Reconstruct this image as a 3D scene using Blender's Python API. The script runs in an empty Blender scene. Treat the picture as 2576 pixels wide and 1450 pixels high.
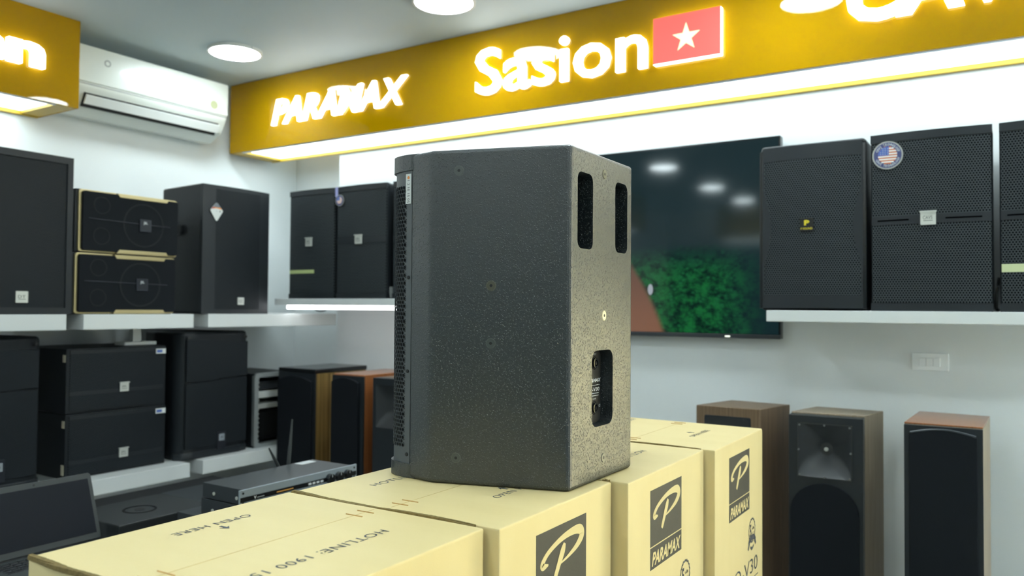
import bpy, bmesh, math, random
from mathutils import Vector, Matrix
random.seed(7)
PI = math.pi
sc = bpy.context.scene
C = sc.collection

# ---------------------------------------------------------------- camera
EYE = 1.42
YAW, PITCH, ROLL, FPX = -0.563127507, 0.0255026703, -0.00736982188, 2000.0
fw = Vector((math.sin(YAW)*math.cos(PITCH), math.cos(YAW)*math.cos(PITCH), math.sin(PITCH)))
rt = Vector((math.cos(YAW), -math.sin(YAW), 0))
dn = -rt.cross(fw)
r2 = math.cos(ROLL)*rt + math.sin(ROLL)*dn
d2 = -math.sin(ROLL)*rt + math.cos(ROLL)*dn
cam = bpy.data.cameras.new('camera')
cam.sensor_width = 36
cam.lens = FPX*36/2576
cam.clip_start = 0.02
cam.dof.use_dof = True
cam.dof.focus_distance = 1.42
cam.dof.aperture_fstop = 4.5
camo = bpy.data.objects.new('camera', cam)
C.objects.link(camo)
R = Matrix((r2, -d2, -fw)).transposed().to_4x4()
camo.matrix_world = Matrix.Translation((0, 0, EYE)) @ R
sc.camera = camo

# ---------------------------------------------------------------- light levels, world, exposure
W_STRIP = 4.2      # diffusers under the sign boxes
W_LAMP = 44.0      # round ceiling lamps
W_LETTER = 3.6     # lit sign letters
W_SHELF = 6.0      # small tube under the shelf
world = bpy.data.worlds.new('world')
sc.world = world
world.use_nodes = True
world.node_tree.nodes['Background'].inputs[0].default_value = (0.82, 0.92, 1, 1)
world.node_tree.nodes['Background'].inputs[1].default_value = 3.6
sun = bpy.data.lights.new('sun', 'SUN')
sun.energy = 118.0
sun.angle = 0.01
sun.color = (1.0, 0.93, 0.82)
suno = bpy.data.objects.new('sun', sun)
C.objects.link(suno)
suno.rotation_euler = (math.radians(34), 0, math.radians(8))     # added to light the invented street front outside the opening
sc.view_settings.view_transform = 'Standard'
sc.view_settings.look = 'None'
sc.view_settings.gamma = 1
sc.view_settings.use_curve_mapping = False
sc.view_settings.exposure = 0.27

# ---------------------------------------------------------------- helpers
ROOT = {}

def tag(o, label=None, cat=None, group=None, kind=None):
    if label: o['label'] = label
    if cat: o['category'] = cat
    if group: o['group'] = group
    if kind: o['kind'] = kind
    return o

def thing(name, label, cat, loc=(0, 0, 0), rz=0.0, group=None):
    o = bpy.data.objects.new(name, None)
    o.empty_display_size = 0.05
    C.objects.link(o)
    o.location = loc
    o.rotation_euler = (0, 0, rz)
    ROOT[o] = Matrix.Translation(loc) @ Matrix.Rotation(rz, 4, 'Z')
    return tag(o, label, cat, group)

def add(name, bm, mat, parent=None, world=False, sharp=35, smooth=True):
    """links a bmesh (or mesh) as one mesh object; world=True: its points are given in world space"""
    if isinstance(bm, bmesh.types.BMesh):
        me = bpy.data.meshes.new(name)
        bmesh.ops.recalc_face_normals(bm, faces=bm.faces[:]) if not getattr(add, 'keep', False) else None
        bm.to_mesh(me)
        bm.free()
    else:
        me = bm
        me.name = name
    root = parent
    while root is not None and root.parent is not None:
        root = root.parent
    if parent is not None and world and root in ROOT:
        me.transform(ROOT[root].inverted())
    if smooth and len(me.polygons):
        me.polygons.foreach_set('use_smooth', [True]*len(me.polygons))
        me.set_sharp_from_angle(angle=math.radians(sharp))
    me.materials.clear()
    me.materials.append(mat)
    o = bpy.data.objects.new(name, me)
    C.objects.link(o)
    o.parent = parent
    if smooth and 6 < len(me.polygons) < 4000:
        wn = o.modifiers.new('weighted_normal', 'WEIGHTED_NORMAL')
        wn.keep_sharp = True
        wn.weight = 100
    return o

def B():
    return bmesh.new()

def bevel_new(bm, n0, r, seg, sel=None):
    es = [e for e in bm.edges if all(v.index >= n0 or v.index == -1 for v in e.verts)]
    if sel:
        es = [e for e in es if sel(e)]
    bmesh.ops.bevel(bm, geom=es, offset=r, segments=seg, profile=0.5, affect='EDGES', clamp_overlap=True)

def idx(bm):
    bm.verts.index_update()
    return len(bm.verts)

def box(bm, x0, x1, y0, y1, z0, z1, r=0, seg=2):
    n0 = idx(bm)
    v = [bm.verts.new((x, y, z)) for z in (z0, z1) for y in (y0, y1) for x in (x0, x1)]
    for f in ((0, 2, 3, 1), (4, 5, 7, 6), (0, 1, 5, 4), (2, 6, 7, 3), (0, 4, 6, 2), (1, 3, 7, 5)):
        bm.faces.new([v[i] for i in f])
    if r:
        bm.verts.index_update()
        bevel_new(bm, n0, r, seg)
    return bm

def prism(bm, pts, z0, z1, r=0, seg=2, vert_r=True):
    """footprint pts (x, y) pulled up from z0 to z1"""
    n0 = idx(bm)
    a = [bm.verts.new((p[0], p[1], z0)) for p in pts]
    b = [bm.verts.new((p[0], p[1], z1)) for p in pts]
    n = len(pts)
    bm.faces.new(a[::-1]); bm.faces.new(b)
    for i in range(n):
        j = (i+1) % n
        bm.faces.new((a[i], a[j], b[j], b[i]))
    if r:
        bm.verts.index_update()
        bevel_new(bm, n0, r, seg, None if vert_r else (lambda e: abs(e.verts[0].co.z-e.verts[1].co.z) < 1e-6))
    return bm

def slab(bm, pts, O, r, u, d0, d1, bev=0):
    """polygon pts (a, b) in the plane O + a r + b u, given thickness from d0 to d1 along r x u"""
    O, r, u = Vector(O), Vector(r), Vector(u)
    n = r.cross(u)
    n0 = idx(bm)
    lo = [bm.verts.new(O + r*p[0] + u*p[1] + n*d0) for p in pts]
    hi = [bm.verts.new(O + r*p[0] + u*p[1] + n*d1) for p in pts]
    k = len(pts)
    bm.faces.new(lo[::-1]); bm.faces.new(hi)
    for i in range(k):
        j = (i+1) % k
        bm.faces.new((lo[i], lo[j], hi[j], hi[i]))
    if bev:
        bm.verts.index_update()
        bevel_new(bm, n0, bev, 2)
    return bm

def rrect(w, h, r, n=4, cx=0, cy=0):
    pts = []
    for qx, qy, a0 in ((1, 1, 0), (-1, 1, 90), (-1, -1, 180), (1, -1, 270)):
        for i in range(n+1):
            a = math.radians(a0 + 90*i/n)
            pts.append((cx + qx*(w/2-r) + r*math.cos(a), cy + qy*(h/2-r) + r*math.sin(a)))
    return pts

def circ(r, n=24, cx=0, cy=0, sx=1):
    return [(cx + sx*r*math.cos(2*PI*i/n), cy + r*math.sin(2*PI*i/n)) for i in range(n)]

def ring(bm, O, r, u, ro, ri, d0, d1, n=24):
    O, r, u = Vector(O), Vector(r), Vector(u)
    nn = r.cross(u)
    rows = []
    for rad, d in ((ri, d0), (ro, d0), (ro, d1), (ri, d1)):
        rows.append([bm.verts.new(O + r*rad*math.cos(2*PI*i/n) + u*rad*math.sin(2*PI*i/n) + nn*d) for i in range(n)])
    for k in range(4):
        a, b = rows[k], rows[(k+1) % 4]
        for i in range(n):
            j = (i+1) % n
            bm.faces.new((a[i], a[j], b[j], b[i]))
    return bm

def tube(bm, pts, rad, n=8):
    P = [Vector(p) for p in pts]
    rr = rad if isinstance(rad, (list, tuple)) else [rad]*len(P)
    rows = []
    up = Vector((0.123, 0.31, 0.94)).normalized()
    for i, p in enumerate(P):
        t = (P[min(i+1, len(P)-1)] - P[max(i-1, 0)]).normalized()
        a = t.cross(up)
        if a.length < 1e-3: a = t.cross(Vector((1, 0, 0)))
        a.normalize(); b = t.cross(a)
        rows.append([bm.verts.new(p + a*rr[i]*math.cos(2*PI*k/n) + b*rr[i]*math.sin(2*PI*k/n)) for k in range(n)])
    for i in range(len(P)-1):
        for k in range(n):
            bm.faces.new((rows[i][k], rows[i][(k+1) % n], rows[i+1][(k+1) % n], rows[i+1][k]))
    bm.faces.new(rows[0][::-1]); bm.faces.new(rows[-1])
    return bm

def spline(pts, per=8):
    P = [Vector(p) for p in pts]
    out = []
    for i in range(len(P)-1):
        p0, p1, p2, p3 = P[max(i-1, 0)], P[i], P[i+1], P[min(i+2, len(P)-1)]
        for k in range(per):
            t = k/per
            out.append(0.5*((2*p1) + (-p0+p2)*t + (2*p0-5*p1+4*p2-p3)*t*t + (-p0+3*p1-3*p2+p3)*t**3))
    out.append(P[-1])
    return out

def ribbon(bm, pts, O, r, u, lift, aspect=1.0):
    """flat brush stroke: pts (a, b, width) in the plane O + a r + b u"""
    O, r, u = Vector(O), Vector(r), Vector(u)
    n = r.cross(u).normalized()
    Q = spline([(p[0], p[1], p[2]) for p in pts], 8)
    L = []
    for i, q in enumerate(Q):
        t = Q[min(i+1, len(Q)-1)] - Q[max(i-1, 0)]
        t = Vector((t.x, t.y)); t.normalize()
        a = Vector((-t.y, t.x))*q.z/2
        L.append([bm.verts.new(O + r*(q.x+s*a.x) + u*(q.y+s*a.y) + n*lift) for s in (-1, 1)])
    for i in range(len(L)-1):
        bm.faces.new((L[i][0], L[i+1][0], L[i+1][1], L[i][1]))
    return bm

def text_mesh(s, bold=0.0, shear=0.0, extrude=0.0, space=1.0, res=3):
    cu = bpy.data.curves.new('t', 'FONT')
    cu.body = s; cu.size = 1; cu.offset = bold; cu.shear = shear; cu.extrude = extrude
    cu.space_character = space; cu.resolution_u = res
    ob = bpy.data.objects.new('t', cu)
    C.objects.link(ob)
    dg = bpy.context.evaluated_depsgraph_get()
    me = bpy.data.meshes.new_from_object(ob.evaluated_get(dg))
    bpy.data.objects.remove(ob); bpy.data.curves.remove(cu)
    return me

def bounds(me):
    xs = [v.co.x for v in me.vertices]; ys = [v.co.y for v in me.vertices]
    return min(xs), max(xs), min(ys), max(ys)

def lay(me, O, r, u, sx, sy, ox=0.0, oy=0.0, lift=0.0005, depth=1.0):
    O, r, u = Vector(O), Vector(r), Vector(u)
    n = r.cross(u)
    for v in me.vertices:
        x, y, z = v.co
        v.co = O + r*((x-ox)*sx) + u*((y-oy)*sy) + n*(lift + z*depth)
    return me

def text(name, s, O, r, u, w, h, mat, parent, bold=0.0, shear=0.0, space=1.0, lift=0.0005, world=False):
    """flat print of s, lower left corner at O, w wide and h high"""
    me = text_mesh(s, bold, shear, 0, space)
    x0, x1, y0, y1 = bounds(me)
    lay(me, O, r, u, w/(x1-x0), h/(y1-y0), x0, y0, lift)
    return add(name, me, mat, parent, world, smooth=False)

def letters(s, O, r, u, w, h, dep, mat, parent, bold, shear=0.0, space=1.0, world=True, name='letter'):
    """raised letters, each a mesh of its own"""
    full = text_mesh(s, bold, shear, 0, space)
    X0, X1, Y0, Y1 = bounds(full)
    bpy.data.meshes.remove(full)
    sx, sy = w/(X1-X0), h/(Y1-Y0)
    for i, ch in enumerate(s):
        pre = text_mesh(s[:i+1], bold, shear, 0, space)
        right = bounds(pre)[1] if i == 0 else max(v.co.x for v in pre.vertices)
        bpy.data.meshes.remove(pre)
        me = text_mesh(ch, bold, shear, 0.5, space)
        a0, a1, b0, b1 = bounds(me)
        # prefix width: the last glyph's right edge, unless an earlier one reaches further
        lay(me, O, r, u, sx, sy, X0 + (a1-right), Y0, dep/2, dep)
        add(name, me, mat, parent, world, smooth=False)

def quad(bm, pts):
    bm.faces.new([bm.verts.new(p) for p in pts])
    return bm

def vrow(cols, O, r, u, lift, bm):
    return slab(bm, cols, O, r, u, 0, lift)

# ---------------------------------------------------------------- materials
def nt(name):
    m = bpy.data.materials.new(name)
    m.use_nodes = True
    t = m.node_tree
    return m, t, t.nodes['Principled BSDF'], t.nodes, t.links

def mat(name, col, rough=0.5, metal=0.0, spec=0.5, coat=0.0, coat_rough=0.03, bump=0.0, bscale=200.0, vary=0.0, vscale=8.0, emit=0.0, ecol=None):
    m, t, b, N, L = nt(name)
    b.inputs['Base Color'].default_value = (*col, 1)
    b.inputs['Roughness'].default_value = rough
    b.inputs['Metallic'].default_value = metal
    b.inputs['Specular IOR Level'].default_value = spec
    b.inputs['Coat Weight'].default_value = coat
    b.inputs['Coat Roughness'].default_value = coat_rough
    if emit:
        b.inputs['Emission Color'].default_value = (*(ecol or col), 1)
        b.inputs['Emission Strength'].default_value = emit
    if bump or vary:
        tc = N.new('ShaderNodeTexCoord')
    if bump:
        n = N.new('ShaderNodeTexNoise'); n.inputs['Scale'].default_value = bscale; n.inputs['Detail'].default_value = 3
        bp = N.new('ShaderNodeBump'); bp.inputs['Strength'].default_value = bump; bp.inputs['Distance'].default_value = 0.002
        L.new(tc.outputs['Object'], n.inputs['Vector']); L.new(n.outputs['Fac'], bp.inputs['Height']); L.new(bp.outputs['Normal'], b.inputs['Normal'])
    if vary:
        n = N.new('ShaderNodeTexNoise'); n.inputs['Scale'].default_value = vscale; n.inputs['Detail'].default_value = 5
        mx = N.new('ShaderNodeMix'); mx.data_type = 'RGBA'
        mx.inputs[6].default_value = (*[c*(1-vary) for c in col], 1)
        mx.inputs[7].default_value = (*[min(1, c*(1+vary)) for c in col], 1)
        L.new(tc.outputs['Object'], n.inputs['Vector']); L.new(n.outputs['Fac'], mx.inputs[0]); L.new(mx.outputs[2], b.inputs['Base Color'])
    return m

def perforated(name, pitch, col, hole, size=0.33, rough=0.45, ax='X', bumpd=0.6):
    """punched sheet metal: staggered round holes in the plane of the grille (x and z of the object)"""
    m, t, b, N, L = nt(name)
    tc = N.new('ShaderNodeTexCoord'); sp = N.new('ShaderNodeSeparateXYZ')
    L.new(tc.outputs['Object'], sp.inputs[0])
    def M(op, a, bb=None):
        n = N.new('ShaderNodeMath'); n.operation = op
        for i, v in enumerate((a, bb)):
            if v is None: continue
            if isinstance(v, (int, float)): n.inputs[i].default_value = v
            else: L.new(v, n.inputs[i])
        return n.outputs[0]
    u = M('DIVIDE', sp.outputs[ax], pitch)
    v = M('DIVIDE', sp.outputs['Z'], pitch*1.732)
    ds = []
    for off in (0.0, 0.5):
        fu = M('SUBTRACT', M('FRACT', M('ADD', u, off)), 0.5)
        fv = M('MULTIPLY', M('SUBTRACT', M('FRACT', M('ADD', v, off)), 0.5), 1.732)
        ds.append(M('SQRT', M('ADD', M('MULTIPLY', fu, fu), M('MULTIPLY', fv, fv))))
    d = M('MINIMUM', *ds)
    mr = N.new('ShaderNodeMapRange'); mr.inputs[1].default_value = size*0.8; mr.inputs[2].default_value = size*1.15
    L.new(d, mr.inputs[0])
    mx = N.new('ShaderNodeMix'); mx.data_type = 'RGBA'
    mx.inputs[6].default_value = (*hole, 1); mx.inputs[7].default_value = (*col, 1)
    L.new(mr.outputs[0], mx.inputs[0]); L.new(mx.outputs[2], b.inputs['Base Color'])
    bp = N.new('ShaderNodeBump'); bp.inputs['Strength'].default_value = bumpd; bp.inputs['Distance'].default_value = 0.001
    L.new(mr.outputs[0], bp.inputs['Height']); L.new(bp.outputs['Normal'], b.inputs['Normal'])
    b.inputs['Roughness'].default_value = rough
    sp2 = M('MULTIPLY', mr.outputs[0], 0.3); L.new(sp2, b.inputs['Specular IOR Level'])
    return m

def wood(name, c1, c2, rough=0.4, scale=6.0, stretch=0.08, coat=0.0):
    m, t, b, N, L = nt(name)
    tc = N.new('ShaderNodeTexCoord'); mp = N.new('ShaderNodeMapping')
    mp.inputs['Scale'].default_value = (scale*3, scale*3, scale*stretch)
    n = N.new('ShaderNodeTexNoise'); n.inputs['Scale'].default_value = 8; n.inputs['Detail'].default_value = 8; n.inputs['Roughness'].default_value = 0.65
    mx = N.new('ShaderNodeMix'); mx.data_type = 'RGBA'
    mx.inputs[6].default_value = (*c1, 1); mx.inputs[7].default_value = (*c2, 1)
    rp = N.new('ShaderNodeMapRange'); rp.inputs[1].default_value = 0.3; rp.inputs[2].default_value = 0.7
    L.new(tc.outputs['Object'], mp.inputs[0]); L.new(mp.outputs[0], n.inputs['Vector']); L.new(n.outputs['Fac'], rp.inputs[0])
    L.new(rp.outputs[0], mx.inputs[0]); L.new(mx.outputs[2], b.inputs['Base Color'])
    b.inputs['Roughness'].default_value = rough; b.inputs['Coat Weight'].default_value = coat
    return m

def emit(name, col, s):
    m, t, b, N, L = nt(name)
    b.inputs['Base Color'].default_value = (*[c*0.6 for c in col], 1)
    b.inputs['Emission Color'].default_value = (*col, 1)
    b.inputs['Emission Strength'].default_value = s
    return m

def speaker_paint(name):
    """black structured paint: small raised droplets on a slightly uneven coat"""
    m, t, b, N, L = nt(name)
    tc = N.new('ShaderNodeTexCoord')
    w = N.new('ShaderNodeTexNoise'); w.inputs['Scale'].default_value = 260; w.inputs['Detail'].default_value = 2
    wm = N.new('ShaderNodeVectorMath'); wm.operation = 'MULTIPLY_ADD'
    wm.inputs[1].default_value = (.006, .006, .006)
    L.new(tc.outputs['Object'], w.inputs['Vector']); L.new(w.outputs['Color'], wm.inputs[0]); L.new(tc.outputs['Object'], wm.inputs[2])
    hs = []
    for sc_, hi_ in ((235, .36), (420, .30)):
        v = N.new('ShaderNodeTexVoronoi'); v.inputs['Scale'].default_value = sc_; v.inputs['Randomness'].default_value = 1
        L.new(wm.outputs[0], v.inputs['Vector'])
        r = N.new('ShaderNodeMapRange'); r.interpolation_type = 'SMOOTHSTEP'
        r.inputs[1].default_value = hi_; r.inputs[2].default_value = .06
        L.new(v.outputs['Distance'], r.inputs[0]); hs.append(r.outputs[0])
    n = N.new('ShaderNodeTexNoise'); n.inputs['Scale'].default_value = 140; n.inputs['Detail'].default_value = 3
    L.new(tc.outputs['Object'], n.inputs['Vector'])
    ma = N.new('ShaderNodeMath'); ma.operation = 'MULTIPLY_ADD'; ma.inputs[1].default_value = 0.45
    L.new(hs[1], ma.inputs[0]); L.new(hs[0], ma.inputs[2])
    mb = N.new('ShaderNodeMath'); mb.operation = 'MULTIPLY_ADD'; mb.inputs[1].default_value = 0.7
    L.new(n.outputs['Fac'], mb.inputs[0]); L.new(ma.outputs[0], mb.inputs[2])
    bp = N.new('ShaderNodeBump'); bp.inputs['Strength'].default_value = 0.8; bp.inputs['Distance'].default_value = 0.0010
    L.new(mb.outputs[0], bp.inputs['Height']); L.new(bp.outputs['Normal'], b.inputs['Normal'])
    b.inputs['Base Color'].default_value = (0.007, 0.0125, 0.0145, 1)
    b.inputs['Roughness'].default_value = 0.40
    b.inputs['Specular IOR Level'].default_value = 1.0
    b.inputs['IOR'].default_value = 1.54
    return m

def cardboard(name, col, col2):
    m, t, b, N, L = nt(name)
    tc = N.new('ShaderNodeTexCoord')
    n = N.new('ShaderNodeTexNoise'); n.inputs['Scale'].default_value = 5; n.inputs['Detail'].default_value = 6
    f = N.new('ShaderNodeTexNoise'); f.inputs['Scale'].default_value = 700; f.inputs['Detail'].default_value = 2
    mp = N.new('ShaderNodeMapping'); mp.inputs['Scale'].default_value = (1, 4, 1)
    L.new(tc.outputs['Object'], mp.inputs[0]); L.new(mp.outputs[0], n.inputs['Vector']); L.new(tc.outputs['Object'], f.inputs['Vector'])
    mx = N.new('ShaderNodeMix'); mx.data_type = 'RGBA'
    mx.inputs[6].default_value = (*col, 1); mx.inputs[7].default_value = (*col2, 1)
    L.new(n.outputs['Fac'], mx.inputs[0]); L.new(mx.outputs[2], b.inputs['Base Color'])
    bp = N.new('ShaderNodeBump'); bp.inputs['Strength'].default_value = 0.12; bp.inputs['Distance'].default_value = 0.001
    L.new(f.outputs['Fac'], bp.inputs['Height']); L.new(bp.outputs['Normal'], b.inputs['Normal'])
    b.inputs['Roughness'].default_value = 0.55
    return m

WALL = mat('wall_paint', (0.78, 0.81, 0.81), 0.6, bump=0.03, bscale=60)
CEIL = mat('ceiling_paint', (0.56, 0.66, 0.70), 0.55)
FLOOR = mat('floor_tile', (0.26, 0.27, 0.27), 0.2, vary=0.08)
SHELF = mat('white_board', (0.72, 0.74, 0.73), 0.4)
AMBER = mat('amber_acrylic', (0.47, 0.255, 0.001), 0.5, spec=0.0, coat=0.6, coat_rough=0.02)
AMBER_LIP = mat('amber_lip', (0.55, 0.36, 0.03), 0.4)
ALU = mat('aluminium', (0.62, 0.66, 0.70), 0.4, metal=0.4)
STRIP = emit('strip_light', (0.84, 0.97, 1.0), W_STRIP)
LAMP = emit('lamp_light', (0.83, 0.965, 1.0), W_LAMP)
LETTER = emit('letter_light', (0.96, 0.98, 0.97), W_LETTER)
TUBE = emit('tube_light', (0.95, 0.98, 1.0), W_SHELF)
FLAG_RED = emit('flag_red', (0.95, 0.13, 0.11), 0.85)
FLAG_STAR = emit('flag_star', (1.0, 0.93, 0.55), 1.0)
WHITE_PLASTIC = mat('white_plastic', (0.78, 0.80, 0.78), 0.3)
CREAM_PLASTIC = mat('cream_plastic', (0.74, 0.77, 0.72), 0.28, coat=0.3)
SWITCH_WHITE = mat('switch_white', (0.9, 0.92, 0.92), 0.25)
GREY_PLASTIC = mat('grey_plastic', (0.35, 0.37, 0.36), 0.45)
DARK_SLOT = mat('dark_slot', (0.012, 0.013, 0.014), 0.6)
PAINT = speaker_paint('textured_black_paint')
GRILLE_METAL = mat('grille_metal', (0.075, 0.085, 0.092), 0.42, spec=0.6)
FOAM = mat('black_foam', (0.008, 0.009, 0.01), 0.9)
BLACK = mat('black_cabinet', (0.012, 0.015, 0.018), 0.45, spec=0.28, bump=0.1, bscale=350)
BLACK_FRAME = mat('black_frame', (0.018, 0.022, 0.026), 0.40, spec=0.35)
SLOT_BLACK = mat('slot_black', (0.003, 0.003, 0.004), 0.8, spec=0.0)
BLACK_GLOSS = mat('black_gloss', (0.012, 0.013, 0.014), 0.2)
PERF_BIG = perforated('perforated_grille', 0.0085, (0.042, 0.050, 0.055), (0.003, 0.004, 0.005))
PERF_FINE = perforated('fine_perforated_grille', 0.006, (0.022, 0.027, 0.032), (0.005, 0.006, 0.007))
CLOTH = mat('grille_cloth', (0.007, 0.009, 0.012), 0.8, spec=0.2, bump=0.2, bscale=900)
SILVER = mat('silver_badge', (0.66, 0.67, 0.62), 0.35, metal=0.3)
GREY_INK = mat('grey_ink', (0.16, 0.17, 0.16), 0.6)
DARK_BADGE = mat('dark_badge', (0.02, 0.023, 0.03), 0.3)
LIGHT_INK = mat('light_ink', (0.55, 0.57, 0.58), 0.5)
WHITE_INK = mat('white_ink', (0.8, 0.8, 0.78), 0.5)
YELLOW_INK = mat('yellow_ink', (0.75, 0.6, 0.02), 0.5)
GOLD = mat('gold_trim', (0.62, 0.52, 0.28), 0.32, metal=0.6)
BOLT = mat('bolt_steel', (0.075, 0.085, 0.08), 0.35, metal=0.0)
BOLT_BRASS = mat('worn_bolt', (0.10, 0.098, 0.07), 0.35, metal=0.2)
BOLT_BRIGHT = mat('bright_bolt', (0.55, 0.52, 0.42), 0.35, metal=0.8)
CARD = cardboard('cardboard', (0.72, 0.57, 0.27), (0.78, 0.635, 0.325))
CARD_EDGE = mat('corrugated_edge', (0.20, 0.14, 0.045), 0.9, vary=0.5, vscale=220)
CARD_PRINT = mat('card_print', (0.74, 0.60, 0.29), 0.6)
PRINT = mat('dark_print', (0.042, 0.038, 0.032), 0.6, vary=0.25, vscale=300)
INK = mat('blue_black_ink', (0.06, 0.065, 0.08), 0.6)
STAPLE = mat('staple_copper', (0.55, 0.33, 0.12), 0.4, metal=0.6)
TAPE = mat('yellow_tape', (0.50, 0.58, 0.25), 0.4)
LABEL_W = mat('paper_label', (0.72, 0.74, 0.72), 0.5)
LABEL_C = mat('cream_label', (0.62, 0.56, 0.42), 0.5)
BLUE_INK = mat('blue_ink', (0.07, 0.13, 0.42), 0.5)
NAVY = mat('navy_enamel', (0.05, 0.06, 0.17), 0.35)
RED_INK = mat('red_ink', (0.55, 0.05, 0.03), 0.5)
ORANGE_INK = mat('orange_ink', (0.80, 0.27, 0.06), 0.5)
STRIPE_RED = mat('stripe_red', (0.55, 0.16, 0.06), 0.4)
TAG_GREY = mat('tag_grey', (0.20, 0.22, 0.25), 0.4)
PLASTIC_LENS = mat('tag_rim', (0.36, 0.36, 0.34), 0.3, metal=0.5)
WALNUT = wood('walnut_veneer', (0.11, 0.068, 0.038), (0.20, 0.128, 0.073), 0.45)
WALNUT_GREY = wood('grey_walnut', (0.21, 0.16, 0.11), (0.34, 0.275, 0.195), 0.45)
CHERRY = wood('cherry_veneer', (0.27, 0.085, 0.026), (0.40, 0.145, 0.045), 0.3, coat=0.4)
OLIVE_WOOD = wood('striped_walnut', (0.11, 0.065, 0.015), (0.34, 0.22, 0.07), 0.4, scale=3, coat=0.2)
SCREEN_BLACK = mat('laptop_screen', (0.008, 0.010, 0.016), 0.4, spec=0.15)
LAPTOP_GREY = mat('laptop_case', (0.036, 0.042, 0.042), 0.5)
KEY = mat('key_black', (0.015, 0.016, 0.018), 0.3)
RACK_DARK = mat('rack_steel', (0.05, 0.056, 0.062), 0.38, metal=0.3, bump=0.05, bscale=800)
RACK_FACE = mat('brushed_face', (0.42, 0.48, 0.53), 0.35, metal=0.5)
CABLE = mat('cable_rubber', (0.012, 0.012, 0.012), 0.4)
CURTAIN = mat('curtain_cloth', (0.05, 0.12, 0.14), 0.8)

BLUEGLASS = mat('dark_glass', (.05, .06, .07), .1)

def z(v): return v + EYE
XR, YU, ZU = (1, 0, 0), (0, 1, 0), (0, 0, 1)

# ================================================================ the room
CEIL_Z = z(1.235)
XL, XRT, YB, YN, YF = -3.75, 2.5, 3.2, 3.43, -3.4
def struct(name, bm, m):
    return tag(add(name, bm, m, sharp=30), kind='structure')
struct('floor', box(B(), XL-.1, XRT+.1, YF-.1, YN+.1, -.1, 0), FLOOR)
struct('ceiling', box(B(), XL-.1, XRT+.1, YF-.1, YN+.1, CEIL_Z, CEIL_Z+.1), CEIL)
struct('wall_left', box(B(), XL-.1, XL, YF-.1, YN+.1, 0, CEIL_Z), WALL)
struct('wall_niche', box(B(), XL, -3.16, YN, YN+.1, 0, CEIL_Z), WALL)
struct('wall_back', box(B(), -3.16, .32, YB, YN+.1, 0, CEIL_Z, .006), WALL)
bm = box(B(), XRT, XRT+.1, YF-.1, 2.3, 0, CEIL_Z); box(bm, XRT, XRT+.1, 2.3, YN+.1, 0, .1); box(bm, XRT, XRT+.1, 2.3, YN+.1, 2.3, CEIL_Z); box(bm, XRT, XRT+.1, 3.1, YN+.1, .1, 2.3)
struct('wall_right', bm, WALL)
# unseen glazed opening and street, added for the warm sheen on the speaker back
def glass_mat():
    m, t, b, N, L = nt('window_glass')
    N.remove(b)
    tr = N.new('ShaderNodeBsdfTransparent'); gl = N.new('ShaderNodeBsdfGlossy'); gl.inputs['Roughness'].default_value = 0
    tr.inputs[0].default_value = (.95, .98, .96, 1)
    fr = N.new('ShaderNodeFresnel'); mx = N.new('ShaderNodeMixShader')
    L.new(fr.outputs[0], mx.inputs[0]); L.new(tr.outputs[0], mx.inputs[1]); L.new(gl.outputs[0], mx.inputs[2])
    L.new(mx.outputs[0], N['Material Output'].inputs[0])
    return m
GLASS = glass_mat()
DX0 = .32
bm = box(B(), DX0, XRT, YB, YN+.1, 0, .10); box(bm, DX0, XRT, YB, YN+.1, 2.3, CEIL_Z)
struct('trim_1', bm, WALL)
struct('wall_entrance', box(B(), .96, XRT, YB, YN+.1, .1, 2.3), WALL)  # solid part keeps the added opening narrow, less light on the cartons
for k, (xa, xb_) in enumerate(((DX0, .66), (.66, .96))):
    wn = bpy.data.objects.new('window_%d' % (k+1), None); C.objects.link(wn)
    wn.location = ((xa+xb_)/2, YB+.1, .10); ROOT[wn] = Matrix.Translation(wn.location); tag(wn, kind='structure')
    add('pane', box(B(), xa+.03, xb_-.03, YB+.098, YB+.105, .10, 2.3), GLASS, wn, True)
    for x_ in (xa+.015, xb_-.015):
        add('post', box(B(), x_-.015, x_+.015, YB+.07, YB+.13, .10, 2.3), ALU, wn, True)
wn = bpy.data.objects.new('window_3', None); C.objects.link(wn)  # unseen side glazing, added to brighten the lower right wall
wn.location = (XRT+.05, 2.7, .10); ROOT[wn] = Matrix.Translation(wn.location); tag(wn, kind='structure')
for ya, yb_ in ((2.3, 3.1),):
    add('pane', box(B(), XRT+.045, XRT+.052, ya+.015, yb_-.015, .10, 2.3), GLASS, wn, True)
for y_ in (2.315, 3.085):
    add('post', box(B(), XRT+.02, XRT+.08, y_-.015, y_+.015, .10, 2.3), ALU, wn, True)
STREET = mat('street_paving', (0.46, 0.41, 0.27), 0.8, vary=0.15, vscale=3)
FACADE = mat('ochre_render', (0.60, 0.55, 0.35), 0.8, vary=0.1, vscale=1)
struct('street', box(B(), -14, 16, YN+.1, 16, -.12, -.02), STREET)  # added warm ground outside the opening
struct('pavement', box(B(), XRT+.1, 16, -14, YN+.1, -.12, -.02), mat('grey_paving', (.30, .34, .37), .8, vary=.1, vscale=3))  # added ground, grey to keep the side light neutral
fac = thing('facade', 'sunlit ochre house front across the street, outside the shop window', 'building', (2, 9, 0))
add('wall', box(B(), -14, 16, 9, 9.4, -.02, 4.6), FACADE, fac, True)
for k in range(7):
    add('window', box(B(), -11+k*3.6, -9.6+k*3.6, 8.96, 9.02, 1.6, 2.9), BLUEGLASS, fac, True)

struct('wall_front', box(B(), XL, XRT, YF-.1, YF, 0, CEIL_Z), WALL)

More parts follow.
